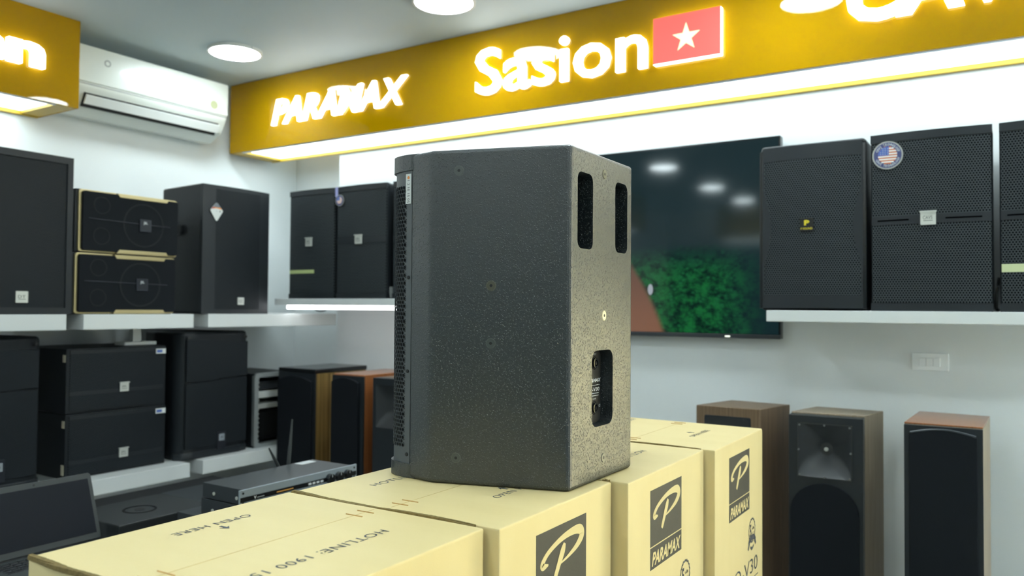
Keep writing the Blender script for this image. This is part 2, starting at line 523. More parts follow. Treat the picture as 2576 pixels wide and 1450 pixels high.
# round ceiling lamps
def lamp(x, y, label, group=None):
    t = thing('ceiling_lamp', label, 'lamp', (x, y, CEIL_Z), 0, group)
    bm = ring(B(), (0, 0, 0), XR, YU, .128, .117, -.014, 0, 48)
    add('rim', bm, WHITE_PLASTIC, t)
    bm = B()
    rws = [[bm.verts.new((.118*f*math.cos(2*PI*i/40), .118*f*math.sin(2*PI*i/40), -.010-.012*(1-f*f))) for i in range(40)] for f in (1, .85, .6, .3)]
    for a_, b_ in zip(rws, rws[1:]):
        for i in range(40): bm.faces.new((a_[i], a_[(i+1) % 40], b_[(i+1) % 40], b_[i]))
    bm.faces.new(rws[-1]); bm.faces.new([bm.verts.new((.118*math.cos(2*PI*i/40), .118*math.sin(2*PI*i/40), -.002)) for i in range(40)])
    add('diffuser', bm, LAMP, t)
    bm = box(B(), .122, .134, -.008, .008, -.014, 0, .002)
    add('clip', bm, WHITE_PLASTIC, t)
    return t
lamp(-3.175, 2.505, 'round white ceiling lamp nearest the air conditioner')
lamp(-1.924, 2.52, 'round white ceiling lamp cut by the top edge of the photo')
for x in (-.67, .58, 1.83):
    lamp(x, 2.52, 'round ceiling lamp out of view above the right part of the sign', 'ceiling lamps over the right of the room')
for x in (-1.924, -.67, .58, 1.83):
    lamp(x, 1.2, 'round ceiling lamp straight above the cartons, out of the frame', 'ceiling lamps above the cartons')
for y in (-.2, -1.5, -2.6):
    for x in (-2.55, -1.0, .58, 1.83):
        lamp(x, y, 'round ceiling lamp behind the camera, out of the frame', 'ceiling lamps behind the camera')

# ---------------------------------------------------------------- sign boxes
SB = z(.852)
sg = thing('sign_box', 'long amber light box sign with lit letters and red flag above the television', 'sign', (-1.0, 2.894, SB))
SX0, SX1, SY0, SY1 = -3.70, 2.3, 2.894, 3.198
bm = box(B(), SX0, SX1, SY0, SY0+.012, SB, CEIL_Z-.0003, .002)
add('front_panel', bm, AMBER, sg, True)
add('end_panel', box(B(), SX0, SX0+.012, SY0+.012, SY1, SB, CEIL_Z-.0003), AMBER, sg, True)
add('back_lip', box(B(), SX0+.012, SX1, SY1-.016, SY1, SB-.006, SB+.04, .002), AMBER_LIP, sg, True)
add('end_lip', box(B(), SX0+.012, SX0+.085, SY0+.012, SY1-.016, SB-.001, SB+.04, .002), AMBER_LIP, sg, True)
add('front_trim', box(B(), SX0+.085, SX1, SY0+.012, SY0+.034, SB-.001, SB+.02, .002), ALU, sg, True)
add('diffuser', box(B(), SX0+.085, SX1, SY0+.034, SY1-.016, SB+.012, SB+.020), STRIP, sg, True)
F0 = SY0
letters('PARAMAX', (-3.345, F0, z(.966)), XR, ZU, .93, .135, .016, LETTER, sg, .014, shear=.28, space=1.0)
letters('Sasion', (-2.02, F0, z(.942)), XR, ZU, .815, .206, .016, LETTER, sg, .010, space=1.0)
letters('CAVS', (-.475, F0, z(.975)), XR, ZU, .62, .165, .024, LETTER, sg, .04, shear=.12)
fl = add('flag_box', box(B(), -1.172, -.908, F0-.026, F0, z(.944), z(1.123)), LETTER, sg, True)
add('flag_face', box(B(), -1.172, -.908, F0-.0275, F0-.026, z(.946), z(1.123)), FLAG_RED, fl, True)
star = []
for i in range(10):
    rr = .056 if i % 2 == 0 else .022
    a = PI/2 + i*PI/5
    star.append((rr*math.cos(a), rr*math.sin(a)))
add('star', slab(B(), star, (-1.04, F0-.0275, z(1.03)), XR, ZU, 0, .002), FLAG_STAR, fl, True)

ls = thing('sign_box', 'amber light box sign on the left wall ending beside the air conditioner', 'sign', (-3.58, 0, SB))
LX, LY0, LY1 = -3.424, -1.9, 1.893
add('front_panel', box(B(), LX-.012, LX, LY0, LY1, SB, CEIL_Z-.0003, .002), AMBER, ls, True)
add('end_panel', box(B(), XL+.004, LX-.012, LY1-.012, LY1, SB, CEIL_Z-.0003), AMBER, ls, True)
add('back_lip', box(B(), XL+.004, XL+.02, LY0, LY1-.012, SB-.006, SB+.04, .002), AMBER_LIP, ls, True)
add('end_lip', box(B(), XL+.02, LX-.012, LY1-.09, LY1-.012, SB-.001, SB+.04, .002), AMBER_LIP, ls, True)
add('front_trim', box(B(), LX-.034, LX-.012, LY0, LY1-.09, SB-.001, SB+.02, .002), ALU, ls, True)
add('diffuser', box(B(), XL+.02, LX-.034, LY0, LY1-.09, SB+.012, SB+.020), STRIP, ls, True)
letters('nn', (LX, 1.435, z(.982)), YU, ZU, .302, .097, .024, LETTER, ls, .04)

# a matching sign over the far wall, seen only mirrored in the television
rs = thing('sign_box', 'amber light box sign over the wall behind the camera', 'sign', (0, YF+.2, SB))
add('front_panel', box(B(), -3.0, 2.2, YF+.31, YF+.322, SB, CEIL_Z-.0003), AMBER, rs, True)
add('diffuser', box(B(), -3.0, -.6, YF+.02, YF+.31, SB+.012, SB+.020), STRIP, rs, True)

# ---------------------------------------------------------------- air conditioner
ac = thing('air_conditioner', 'white wall air conditioner under the ceiling between the two signs', 'air conditioner', (XL, 2.35, z(.888)))
AY0, AY1 = 1.94, 2.752
prof = [(XL+.001, .885), (XL+.08, .878), (XL+.165, .925), (XL+.2, .985), (XL+.205, 1.0), (XL+.20, 1.165), (XL+.18, 1.185), (XL+.001, 1.185)]
bm = slab(B(), [(p[0], z(p[1])) for p in prof][::-1], (0, AY0, 0), XR, ZU, -(AY1-AY0), 0, .008)
add('body', bm, CREAM_PLASTIC, ac, True)
add('front_panel', box(B(), XL+.196, XL+.212, AY0-.002, AY1+.002, z(1.012), z(1.180), .006), CREAM_PLASTIC, ac, True)
O, rv, uv = (XL+.182, 0, z(.955)), YU, Vector((.035, 0, .06)).normalized()
add('outlet', slab(B(), [(AY0+.05, -.034), (AY1-.045, -.034), (AY1-.045, .034), (AY0+.05, .034)], (XL+.1755, 0, z(.938)), YU, uv, 0, .004), DARK_SLOT, ac, True)
bm = slab(B(), [(AY0+.055, -.018), (AY1-.04, -.018), (AY1-.04, .027), (AY0+.055, .027)], (XL+.183, 0, z(.936)), YU, uv, 0, .007, .002)
add('louver', bm, WHITE_PLASTIC, ac, True)
add('trim_line', box(B(), XL+.198, XL+.2065, AY0+.003, AY1-.003, z(1.002), z(1.008)), GREY_PLASTIC, ac, True)
add('logo_badge', ring(B(), (XL+.2122, 2.085, z(1.118)), YU, ZU, .016, .010, 0, .001, 20), GREY_PLASTIC, ac, True)
O = (XL+.2123, 2.51, z(1.06))
add('feature_sticker', slab(B(), [(0, 0), (.10, 0), (.10, .045), (0, .05)], O, YU, ZU, 0, .0006), mat('pale_green_sticker', (0.62, .74, .68), .5), ac, True)
add('energy_sticker', slab(B(), circ(.022, 20), (XL+.2123, 2.665, z(1.055)), YU, ZU, 0, .0008), mat('olive_sticker', (0.42, .44, .25), .5), ac, True)

# ---------------------------------------------------------------- shelves
SFX = -3.163
def shelf(name, label, x0, x1, y0, y1, z0, z1, group=None):
    t = thing(name, label, 'shelf', ((x0+x1)/2, (y0+y1)/2, z0), 0, group)
    add('board', box(B(), x0, x1, y0, y1, z0, z1, .003), SHELF, t, True)
    return t
shelf('wall_shelf', 'upper white shelf block under the large speaker at the left edge', XL, SFX, 1.15, 1.718, z(-.1), z(-.037))
shelf('wall_shelf', 'upper white shelf block under the two gold-trimmed speakers', XL, SFX, 1.786, 2.294, z(-.1), z(-.037))
shelf('wall_shelf', 'upper white shelf block running into the corner under the diamond-tagged speaker', XL, SFX, 2.37, YB-.001, z(-.1), z(-.037))
shelf('wall_shelf', 'lower white shelf block behind the laptop', XL, SFX, 1.10, 1.72, z(-.776), z(-.712))
shelf('wall_shelf', 'lower white shelf block under the two stacked boxes with square badges', XL, SFX, 1.786, 2.289, z(-.776), z(-.712))
shelf('wall_shelf', 'lower white shelf block under the rack case', XL, SFX, 2.356, YB-.001, z(-.776), z(-.712))
ms = shelf('wall_shelf', 'white wall shelf with lit tube beneath, left of the main speaker', -3.265, -2.24, 2.85, YB-.001, z(.008), z(.041))
bm = box(B(), -3.2, -2.26, 2.872, 2.892, z(-.012), z(.007), .004)
add('light_tube', bm, TUBE, ms, True)
shelf('wall_shelf', 'long white wall shelf right of the television', -.739, .312, 2.85, YB-.001, z(-.04), z(0))

# shelf support seen above the stacked boxes
t = thing('shelf_bracket', 'small white foot plate and post under the upper left shelf', 'bracket', (-3.36, 2.13, z(-.178)))
add('post', box(B(), -3.375, -3.345, 2.115, 2.155, z(-.162), z(-.1), .002), SHELF, t, True)
add('plate', box(B(), -3.40, -3.32, 2.06, 2.215, z(-.178), z(-.162), .003), SHELF, t, True)

# ================================================================ the main speaker
SPZ = z(-.3142)
sp = thing('loudspeaker', 'large textured black loudspeaker standing on the cartons, seen from behind', 'speaker', (-.82, 1.341, SPZ))
OX = .82
body = [(-.645, -.130), (-.645, .130), (-.892, .205), (-.948, .194), (-.948, -.194), (-.892, -.205)]
body = [(p[0]+OX, p[1]) for p in body]
HS = .600
def make_cab():
    bm = prism(B(), body, 0, HS, .007, 3)
    return bm
cabo = add('cabinet', make_cab(), PAINT, sp, smooth=False)
cut = B()
for yc, w_, z0, z1, dep in ((-.076, .060, .421, .557, .16), (.0775, .056, .423, .559, .16), (-.003, .088, .099, .238, .026)):
    O = Vector((-.645+OX, yc, (z0+z1)/2))
    slab(cut, rrect(w_, z1-z0, .014 if dep > .1 else .018, 5), O, YU, ZU, -dep, .02)
cuto = add('cutter', cut, DARK_SLOT, sp)
md = cabo.modifiers.new('b', 'BOOLEAN'); md.operation = 'DIFFERENCE'; md.object = cuto; md.solver = 'EXACT'
dg = bpy.context.evaluated_depsgraph_get()
nm = bpy.data.meshes.new_from_object(cabo.evaluated_get(dg))
cabo.modifiers.clear()
cabo.data = nm
nm.materials.clear(); nm.materials.append(PAINT)
nm.polygons.foreach_set('use_smooth', [True]*len(nm.polygons))
nm.set_sharp_from_angle(angle=math.radians(11))
bpy.data.objects.remove(cuto)
# front profile of grille and caps
half = [(-.946, -.1930), (-.966, -.1900), (-.984, -.184), (-1.000, -.174), (-1.012, -.156), (-1.022, -.12), (-1.030, 0)]
prof = half + [(x, -y) for x, y in half[-2::-1]]
prof = [(v.x+OX, v.y) for v in spline([(x, y, 0) for x, y in prof], 8)]
capp = [(-.93+OX, -.193)] + [(x - (.004 if abs(y) < .19 else .002), y*1.012) for x, y in prof] + [(-.93+OX, .193)]
bm = prism(B(), capp, HS-.030, HS, .007, 2)
add('top_cap', bm, PAINT, sp)
bm = prism(B(), capp, 0, .026, .007, 2)
add('bottom_cap', bm, PAINT, sp)
# the hexagonal grille
S = [0.0]
for i in range(1, len(prof)):
    S.append(S[-1] + math.dist(prof[i], prof[i-1]))
LS = S[-1]
def at(s):
    s = max(0, min(LS, s))
    i = 0
    while i < len(S)-2 and S[i+1] < s: i += 1
    k = (s-S[i])/max(1e-9, S[i+1]-S[i])
    p = Vector(prof[i]).lerp(Vector(prof[i+1]), k)
    tv = (Vector(prof[i+1])-Vector(prof[i])).normalized()
    return p, Vector((-tv.y, tv.x))*-1
verts, faces = [], []
def gv(s, zz, d=0.0):
    p, n = at(s)
    verts.append((p.x-n.x*d, p.y-n.y*d, zz))
    return len(verts)-1
a = .0083
Rh = a/math.sqrt(3)
z0g, z1g = .036, .560
rows = int((z1g-z0g-.03)/(1.5*Rh))
cols = int((LS-.024)/a)
s_off = (LS-cols*a)/2 + a/2
zb0 = z0g+.022
for rw in range(rows):
    zc = zb0 + rw*1.5*Rh
    for cl in range(cols - (rw % 2)):
        s_ = s_off + cl*a + (a/2 if rw % 2 else 0)
        o, i1, i2 = [], [], []
        for k in range(6):
            an = PI/6 + k*PI/3
            o.append(gv(s_+Rh*math.cos(an), zc+Rh*math.sin(an)))
            i1.append(gv(s_+.76*Rh*math.cos(an), zc+.76*Rh*math.sin(an)))
            i2.append(gv(s_+.76*Rh*math.cos(an), zc+.76*Rh*math.sin(an), .0014))
        for k in range(6):
            j = (k+1) % 6
            faces.append((o[k], o[j], i1[j], i1[k]))
            faces.append((i1[k], i1[j], i2[j], i2[k]))
def band(s0, s1, za, zb_, n=1):
    for q in range(n):
        sa, sb = s0+(s1-s0)*q/n, s0+(s1-s0)*(q+1)/n
        faces.append((gv(sa, za), gv(sb, za), gv(sb, zb_), gv(sa, zb_)))
zt = zb0+(rows-1)*1.5*Rh
band(0, s_off-a/2+.0003, .024, .572, 3); band(LS-(s_off-a/2)-.0003, LS, .024, .572, 3)
band(s_off-a/2, LS-s_off+a/2, .024, zb0-.5*Rh, 60); band(s_off-a/2, LS-s_off+a/2, zt+.5*Rh, .572, 60)
# half cells along the straight borders
for rw in range(1, rows, 2):
    zc = zb0 + rw*1.5*Rh
    for sa, sb in ((s_off-a/2, s_off), (LS-s_off, LS-s_off+a/2)):
        faces.append((gv(sa, zc-Rh*.5), gv(sb, zc-Rh*.5), gv(sb, zc+Rh*.5), gv(sa, zc+Rh*.5)))
me = bpy.data.meshes.new('grille')
me.from_pydata(verts, [], faces)
gr = add('grille', me, GRILLE_METAL, sp, smooth=False)
pts = [(x+.0025, y*.988) for x, y in prof]
bm = B()
lo = [bm.verts.new((x, y, .02)) for x, y in pts]; hi = [bm.verts.new((x, y, HS-.02)) for x, y in pts]
for i in range(len(pts)-1): bm.faces.new((lo[i], lo[i+1], hi[i+1], hi[i]))
add('grille_backing', bm, FOAM, sp)
def screw(O, n_, rad, m, name='bolt'):
    n_ = Vector(n_).normalized()
    r_ = Vector((0, 0, 1)).cross(n_).normalized(); u_ = n_.cross(r_)
    bm = ring(B(), O, r_, u_, rad*1.08, rad*.98, -.001, .0002, 28)
    slab(bm, circ(rad*.95, 28), O, r_, u_, -.002, .0008, .0003)
    b = add(name, bm, m, sp)
    add('socket', slab(B(), circ(rad*.34, 6), O, r_, u_, .0009, .0011), DARK_SLOT, b)
tA = Vector((-.645+OX, -.130)); tB = Vector((-.892+OX, -.205)); tv = (tB-tA).normalized()
for u_, zz, m in ((.205, .561, BOLT), (.143, .354, BOLT_BRASS), (.143, .252, BOLT), (.206, .047, BOLT)):
    p = tA + tv*u_
    screw((p.x, p.y, zz), (-tv.y*-1*-1, tv.x, 0), .0088, m)
for zz, m in ((.566, BOLT_BRASS), (.302, BOLT_BRIGHT), (.039, BOLT)):
    screw((-.645+OX, .002, zz), (1, 0, 0), .0088, m)
for zz in (.37, .196, .042):
    p, n = at(.0075)
    screw((p.x, p.y, zz), (n.x, n.y, 0), .0032, DARK_SLOT, 'grille_screw')
# sticker on the grille edge
p0, n = at(.002); p1, n1 = at(.0165)
rv = Vector((p1.x-p0.x, p1.y-p0.y, 0)).normalized()
st = add('serial_sticker', slab(B(), [(0, 0), (.0145, 0), (.0145, .056), (0, .056)][::1], Vector((p0.x, p0.y, .508)), rv, ZU, -.0012, -.0006), LABEL_W, sp)
oo = Vector((p0.x, p0.y, .508)) - rv.cross(Vector(ZU))*.0013
text('sticker_text', '1 2 10 15 05', oo + rv*.010 + Vector((0, 0, .044)), (0, 0, -1), rv*-1, .042, .006, INK, st, lift=.0)
add('sticker_dot', slab(B(), circ(.003, 12), oo + rv*.007 + Vector((0, 0, .049)), rv, ZU, -.0003, 0), ORANGE_INK, st)
# connector plate in the recess
PX = -.645+OX-.0258
cp = add('connector_plate', slab(B(), rrect(.084, .135, .012), (PX, -.003, .1685), YU, ZU, 0, .0012), mat('bronze_plate', (.07, .065, .055), .4, metal=.6), sp)  # warm base colour carries the tan reflection on the plate
for zz, lab in ((.212, 'INPUT'), (.128, 'LINK')):
    O = Vector((PX+.0012, .0125, zz))
    bm = ring(B(), O, YU, ZU, .0125, .0115, 0, .0006)
    c_ = add('connector', ring(bm, O, YU, ZU, .0098, .0062, 0, .004), BLACK_GLOSS, cp)
    add('connector_core', slab(B(), circ(.0035, 16), O, YU, ZU, 0, .004), BLACK_GLOSS, c_)
    text('connector_text', lab, O + Vector((0, -.007, .0155)), YU, ZU, .014, .0028, WHITE_INK, cp)
text('brand_text', 'PARAMAX', (PX+.0012, -.029, .176), YU, ZU, .068, .0070, WHITE_INK, cp, bold=.02, shear=.25)
add('plate_line', slab(B(), [(-.029, .170), (.036, .170), (.036, .1706), (-.029, .1706)], (PX+.0012, 0, 0), YU, ZU, 0, .0003), WHITE_INK, cp)
text('model_text', 'PRO-V30', (PX+.0012, -.027, .159), YU, ZU, .060, .0072, WHITE_INK, cp)
for zz in (.1545, .150):
    add('small_print', slab(B(), [(-.024, zz), (.031, zz), (.031, zz+.0012), (-.024, zz+.0012)], (PX+.0012, 0, 0), YU, ZU, 0, .0002), LIGHT_INK, cp)
text('mark_text', 'CE', (PX+.0012, .031, .128), YU, ZU, .007, .005, WHITE_INK, cp)

# ================================================================ cartons
PB = .41          # height of the low plinth they stand on
plo = thing('plinth', 'low white plinth under the row of cartons', 'plinth', (-.82, 1.34, 0))
add('body', box(B(), -1.03, -.63, .56, 2.13, 0, PB, .004), SHELF, plo, True)
CT = z(-.315)
cartons = [
    # x0, x1, y0, y1, flipped, label
    (-1.046, -.644, .526, .951, True, 'nearest cardboard carton at the bottom left with upside-down hotline print'),
    (-1.042, -.622, .957, 1.331, False, 'cardboard carton with brown logo directly under the big speaker'),
    (-1.035, -.592, 1.337, 1.752, True, 'cardboard carton with logo print, second from the far end of the row'),
    (-1.005, -.568, 1.757, 2.154, False, 'farthest cardboard carton of the row, with model number print in view'),
]
GRP = 'speaker cartons in a row'
Pstroke = [(.22, .50, .02), (.13, .505, .075), (.11, .555, .075), (.22, .675, .06), (.45, .78, .065), (.68, .82, .085), (.85, .80, .11), (.90, .70, .11), (.80, .575, .075), (.62, .48, .04), (.47, .43, .02)]
Pstem = [(.54, .70, .05), (.50, .60, .10), (.42, .42, .085), (.36, .28, .075), (.34, .235, .05)]
for (x0, x1, y0, y1, flip, lab) in cartons:
    t = thing('carton', lab, 'box', ((x0+x1)/2, (y0+y1)/2, PB), 0, GRP)
    # body with slightly bulged top and soft edges
    bm = B()
    box(bm, x0, x1, y0, y1, PB, CT, .004, 2)
    b_ = add('carton_body', bm, CARD, t, True)
    # top flaps meet in a seam that runs along the row
    xm = (x0+x1)/2
    seam = add('flap_seam', box(B(), xm-.0006, xm+.0006, y0+.01, y1-.01, CT-.0002, CT+.0003), mat('seam', (.62, .46, .19), .7) if 'seam' not in bpy.data.materials else bpy.data.materials['seam'], t, True)
    for q in (y0+.03, y0+.055, y1-.03, y1-.055):
        if 1.14 < q < 1.55: continue      # under the speaker
        s_ = B(); tube(s_, [(xm-.016, q, CT+.0006), (xm+.016, q+.001, CT+.0006)], .0009, 6)
        add('staple', s_, STAPLE, t, True)
    # printing on the lid
    r_, u_ = (Vector((0, -1, 0)), Vector((1, 0, 0))) if flip else (Vector((0, 1, 0)), Vector((-1, 0, 0)))
    if flip:
        hs, os_ = Vector((x1-.116, y1-.09, CT)), Vector((x0+.062, y1-.14, CT))
    else:
        hs, os_ = Vector((x0+.09, y0+.107, CT)), Vector((x1-.103, y0+.153, CT))
    text('hotline_print', 'HOTLINE: 1900 1509', hs, r_, u_, .262, .0165, INK, t, world=True, space=1.1, lift=.0004)
    text('open_print', 'OPEN HERE', os_, r_, u_, .128, .0145, INK, t, world=True, space=1.1, lift=.0004)
    ar = B()
    slab(ar, [(-.0022, 0), (.0022, 0), (.0022, .012), (.008, .009), (0, .020), (-.008, .009), (-.0022, .012)], os_ + r_*.064 + u_*.022, r_, u_, .0002, .0005)
    add('arrow_print', ar, INK, t, True)
    # printing on the side that faces right
    O = Vector((x1, y0+.103, CT-.034))
    D = Vector((0, 0, -1))
    bm = slab(B(), [(0, -.108), (.168, -.108), (.168, 0), (0, 0)], O, YU, ZU, .0001, .0004)
    lp = add('logo_panel', bm, PRINT, t, True, smooth=False)
    bm = slab(B(), [(0, -.152), (.168, -.152), (.168, -.1105), (0, -.1105)], O, YU, ZU, .0001, .0004)
    lq = add('name_panel', bm, PRINT, t, True, smooth=False)
    bm = B()
    ribbon(bm, [(p[0]*.168, p[1]*.108, p[2]*.15) for p in Pstroke], O + Vector((0, 0, -.108)), YU, ZU, .0008)
    ribbon(bm, [(p[0]*.168, p[1]*.108, p[2]*.15) for p in Pstem], O + Vector((0, 0, -.108)), YU, ZU, .0009)
    add('logo_mark', bm, CARD_PRINT, lp, True, smooth=False)
    text('name_print', 'PARAMAX', O + Vector((0, .007, -.146)), YU, ZU, .155, .026, CARD_PRINT, lq, bold=.03, shear=.28, world=True, lift=.0008)
    # warranty rosette
    O = Vector((x1, y0+.294, CT-.245))
    pts = [((.031 if i % 2 else .0285)*math.cos(2*PI*i/36), (.031 if i % 2 else .0285)*1.05*math.sin(2*PI*i/36)) for i in range(36)]
    bm = B()
    n0 = [bm.verts.new(O + Vector((.0005, p[0], p[1]))) for p in pts]
    n1 = [bm.verts.new(O + Vector((.0005, p[0]*.86, p[1]*.86))) for p in pts]
    for i in range(36): bm.faces.new((n0[i], n0[(i+1) % 36], n1[(i+1) % 36], n1[i]))
    ro = add('rosette_print', bm, INK, t, True, smooth=False)
    text('rosette_number', '5', O + Vector((0, -.019, -.016)), YU, ZU, .013, .032, INK, ro, bold=.03, world=True)
    text('rosette_word', 'NĂM', O + Vector((0, -.002, .000)), YU, ZU, .02, .009, INK, ro, bold=.01, world=True)
    text('rosette_word', 'BẢO HÀNH', O + Vector((0, -.002, -.010)), YU, ZU, .02, .006, INK, ro, world=True)
    bm = ribbon(B(), [(-.030, -.030, .010), (-.016, -.020, .013), (.002, -.018, .014), (.018, -.020, .013), (.031, -.030, .010)], O, YU, ZU, .0008)
    ribbon(bm, [(-.034, -.043, .008), (-.028, -.034, .009), (-.022, -.028, .009)], O, YU, ZU, .0007)
    ribbon(bm, [(.034, -.041, .008), (.028, -.033, .009), (.022, -.028, .009)], O, YU, ZU, .0007)
    ribbon(bm, [(-.014, -.040, .006), (0, -.046, .007), (.014, -.040, .006)], O, YU, ZU, .0007)
    add('rosette_ribbon', bm, INK, ro, True, smooth=False)
    text('model_print', 'PRO-V30', Vector((x1, y0+.06, CT-.352)), YU, ZU, .285, .036, INK, t, bold=-.004, world=True)
    add('model_underline', box(B(), x1, x1+.0004, y0+.06, y0+.35, CT-.3685, CT-.3665), INK, t, True)

# rough corrugated flap edges standing in the joints between the cartons
def flap_edge(parent, x0, x1, y, wmax, seed, name='flap_edge'):
    rnd = random.Random(seed)
    bm = B()
    n = 90
    prev = None
    w = .4
    for layer in range(2):
        prev = None
        ph = rnd.random()*6
        for i in range(n+1):
            k = i/n
            x = x0 + (x1-x0)*k
            w = wmax*(.35 + .65*abs(math.sin(3.1*k*PI+ph)))*(1-.8*k**3) + rnd.uniform(0, .0009)
            yy = y + .0016*math.sin(9*k+ph) + layer*.0022
            zz = CT + .0004 + .0018*max(0, math.sin(7*k+ph*2)) + rnd.uniform(0, .0004)
            cur = [bm.verts.new((x, yy-w/2, CT-.004)), bm.verts.new((x, yy-w/2, zz)), bm.verts.new((x, yy+w/2, zz+.0004)), bm.verts.new((x, yy+w/2, CT-.004))]
            if prev:
                for q in range(3): bm.faces.new((prev[q], cur[q], cur[q+1], prev[q+1]))
            prev = cur
    add(name, bm, CARD_EDGE, parent, True, smooth=False)
cs = [o for o in C.objects if o.name.startswith('carton') and o.type == 'EMPTY']
flap_edge(cs[0], -1.04, -.66, .9505, .0058, 3)
flap_edge(cs[2], -1.03, -.60, 1.7522, .0032, 8)
flap_edge(cs[1], -.640, -.626, 1.3312, .003, 5)
flap_edge(cs[0], -1.045, -.72, .527, .006, 11)
# folded corner of the third carton
add('torn_corner', slab(B(), [(0, 0), (.05, -.006), (.046, -.013), (.004, -.009)], (-.645, 1.3465, CT+.001), XR, (0, .6, .8), -.001, .001), CARD_PRINT, cs[2], True)

# ================================================================ small decorations shared by the speakers
def arc_text(name, s, O, r, u, rad, size, a0, a1, m, parent, lift, inward=False):
    O, r, u = Vector(O), Vector(r), Vector(u)
    parts = B()
    for i, ch in enumerate(s):
        if ch == ' ': continue
        a_ = a0 + (a1-a0)*i/(len(s)-1)
        d = r*math.cos(a_) + u*math.sin(a_)
        e = (r*-math.sin(a_) + u*math.cos(a_)) * (-1 if not inward else 1)
        up = d if not inward else d*-1
        me = text_mesh(ch, .02, 0, 0, 1, 1)
        x0, x1, y0, y1 = bounds(me)
        lay(me, O + d*rad - e*((x1-x0)*size/2), e, up, size, size, x0, 0, lift)
        parts.from_mesh(me); bpy.data.meshes.remove(me)
    me = bpy.data.meshes.new(name); parts.to_mesh(me); parts.free()
    return add(name, me, m, parent, smooth=False)

def flag_tag(parent, O, rad, full=True):
    """round metal tag with a striped flag, in the grille plane (local x, z), facing -y"""
    r, u = Vector(XR), Vector(ZU)
    O = Vector(O)
    tg = add('tag_disc', slab(B(), circ(rad, 40), O, r, u, 0, .004, .001), PLASTIC_LENS, parent)
    add('tag_ring', slab(B(), circ(rad*.90, 40), O, r, u, .004, .0044), NAVY, tg)
    fr = rad*.62
    nst = 7
    red, wht = B(), B()
    for i in range(nst*2-1):
        za, zb_ = -fr+2*fr*i/(nst*2-1), -fr+2*fr*(i+1)/(nst*2-1)
        w0 = math.sqrt(max(0, fr*fr-max(abs(za), abs(zb_))**2)) + .1*rad*0
        zm = (za+zb_)/2
        w0 = math.sqrt(max(1e-9, fr*fr-zm*zm))
        slab(red if i % 2 == 0 else wht, [(-w0, za), (w0, za), (w0, zb_), (-w0, zb_)], O, r, u, .0044, .0048)
    add('red_stripes', red, STRIPE_RED, tg, smooth=False)
    add('white_stripes', wht, WHITE_INK, tg, smooth=False)
    pts = [(.08*rad, -.02*rad), (.08*rad, fr*.99)]
    for i in range(9):
        an = PI/2 + (PI/2)*i/8
        pts.append((fr*math.cos(an), max(-.02*rad, fr*math.sin(an))))
    pts[-1] = (-fr, -.02*rad)
    add('blue_canton', slab(B(), pts, O, r, u, .0048, .0052), BLUE_INK, tg, smooth=False)
    dots = B()
    for i in range(4):
        for j in range(4):
            x, zz = -.45*rad+i*.15*rad, .08*rad+j*.13*rad
            if x*x+zz*zz < (fr*.9)**2: slab(dots, circ(.03*rad, 5, x, zz), O, r, u, .0052, .0054)
    add('canton_stars', dots, LIGHT_INK, tg, smooth=False)
    if full:
        arc_text('ring_text', 'CAVS TECHNOLOGY', O, r, u, rad*.68, rad*.22, math.radians(155), math.radians(20), LIGHT_INK, tg, .0046)
        arc_text('ring_text', 'CAVS TECHNOLOGY', O, r, u, rad*.83, rad*.22, math.radians(205), math.radians(340), LIGHT_INK, tg, .0046, True)
    return tg

def diamond_tag(parent, O, w, h):
    r, u = Vector(XR), Vector(ZU)
    O = Vector(O)
    def rounded(pts, rr=.004):
        return pts
    tg = add('diamond_tag', slab(B(), [(-w*.5, .06*h), (-w*.46, -.02*h), (-w*.06, -.49*h), (w*.06, -.49*h), (w*.46, -.02*h), (w*.5, .06*h), (w*.42, .14*h), (w*.06, .47*h), (-w*.06, .47*h), (-w*.42, .14*h)], O, r, u, 0, .0025, .0006), LABEL_W, parent)
    add('tag_top', slab(B(), [(-w*.30, .23*h), (w*.30, .23*h), (w*.06, .47*h), (-w*.06, .47*h)], O, r, u, .0025, .0029), TAG_GREY, tg, smooth=False)
    add('tag_stripe', slab(B(), [(-w*.42, .13*h), (0, .175*h), (w*.42, .13*h), (w*.30, .23*h), (-w*.30, .23*h)], O, r, u, .0025, .0028), ORANGE_INK, tg, smooth=False)
    add('tag_stripe_end', slab(B(), [(-w*.43, .13*h), (-w*.2, .155*h), (-w*.2, .23*h), (-w*.31, .23*h)], O, r, u, .0025, .003), RED_INK, tg, smooth=False)
    add('tag_mark', slab(B(), [(w*.22, -.02*h), (w*.3, -.02*h), (w*.3, .07*h), (w*.22, .07*h)], O, r, u, .0025, .0028), GREY_INK, tg, smooth=False)
    add('tag_mark', slab(B(), [(-w*.07, .0), (w*.05, .0), (w*.05, .05*h), (-w*.07, .05*h)], O, r, u, .0025, .0028), LIGHT_INK, tg, smooth=False)
    return tg

def square_badge(parent, x, y, zz, s, m, inkm, txt, lip=True):
    """small square badge on a grille, facing -y"""
    bm = slab(B(), rrect(s, s, s*.04, 2), (x, y, zz), XR, ZU, 0, .005, .0008)
    if lip: box(bm, x-s*.54, x+s*.54, y-.009, y, zz+s*.42, zz+s*.52, .0008)
    b = add('badge', bm, m, parent)
    if txt: text('badge_text', txt, (x-s*.34, y-.005, zz-s*.10), XR, ZU, s*.62, s*.26, inkm, b, bold=.01, lift=.0006)
    add('badge_line', slab(B(), [(-s*.3, -s*.22), (s*.3, -s*.22), (s*.3, -s*.17), (-s*.3, -s*.17)], (x, y-.005, zz), XR, ZU, 0, .0006), inkm, b, smooth=False)
    return b

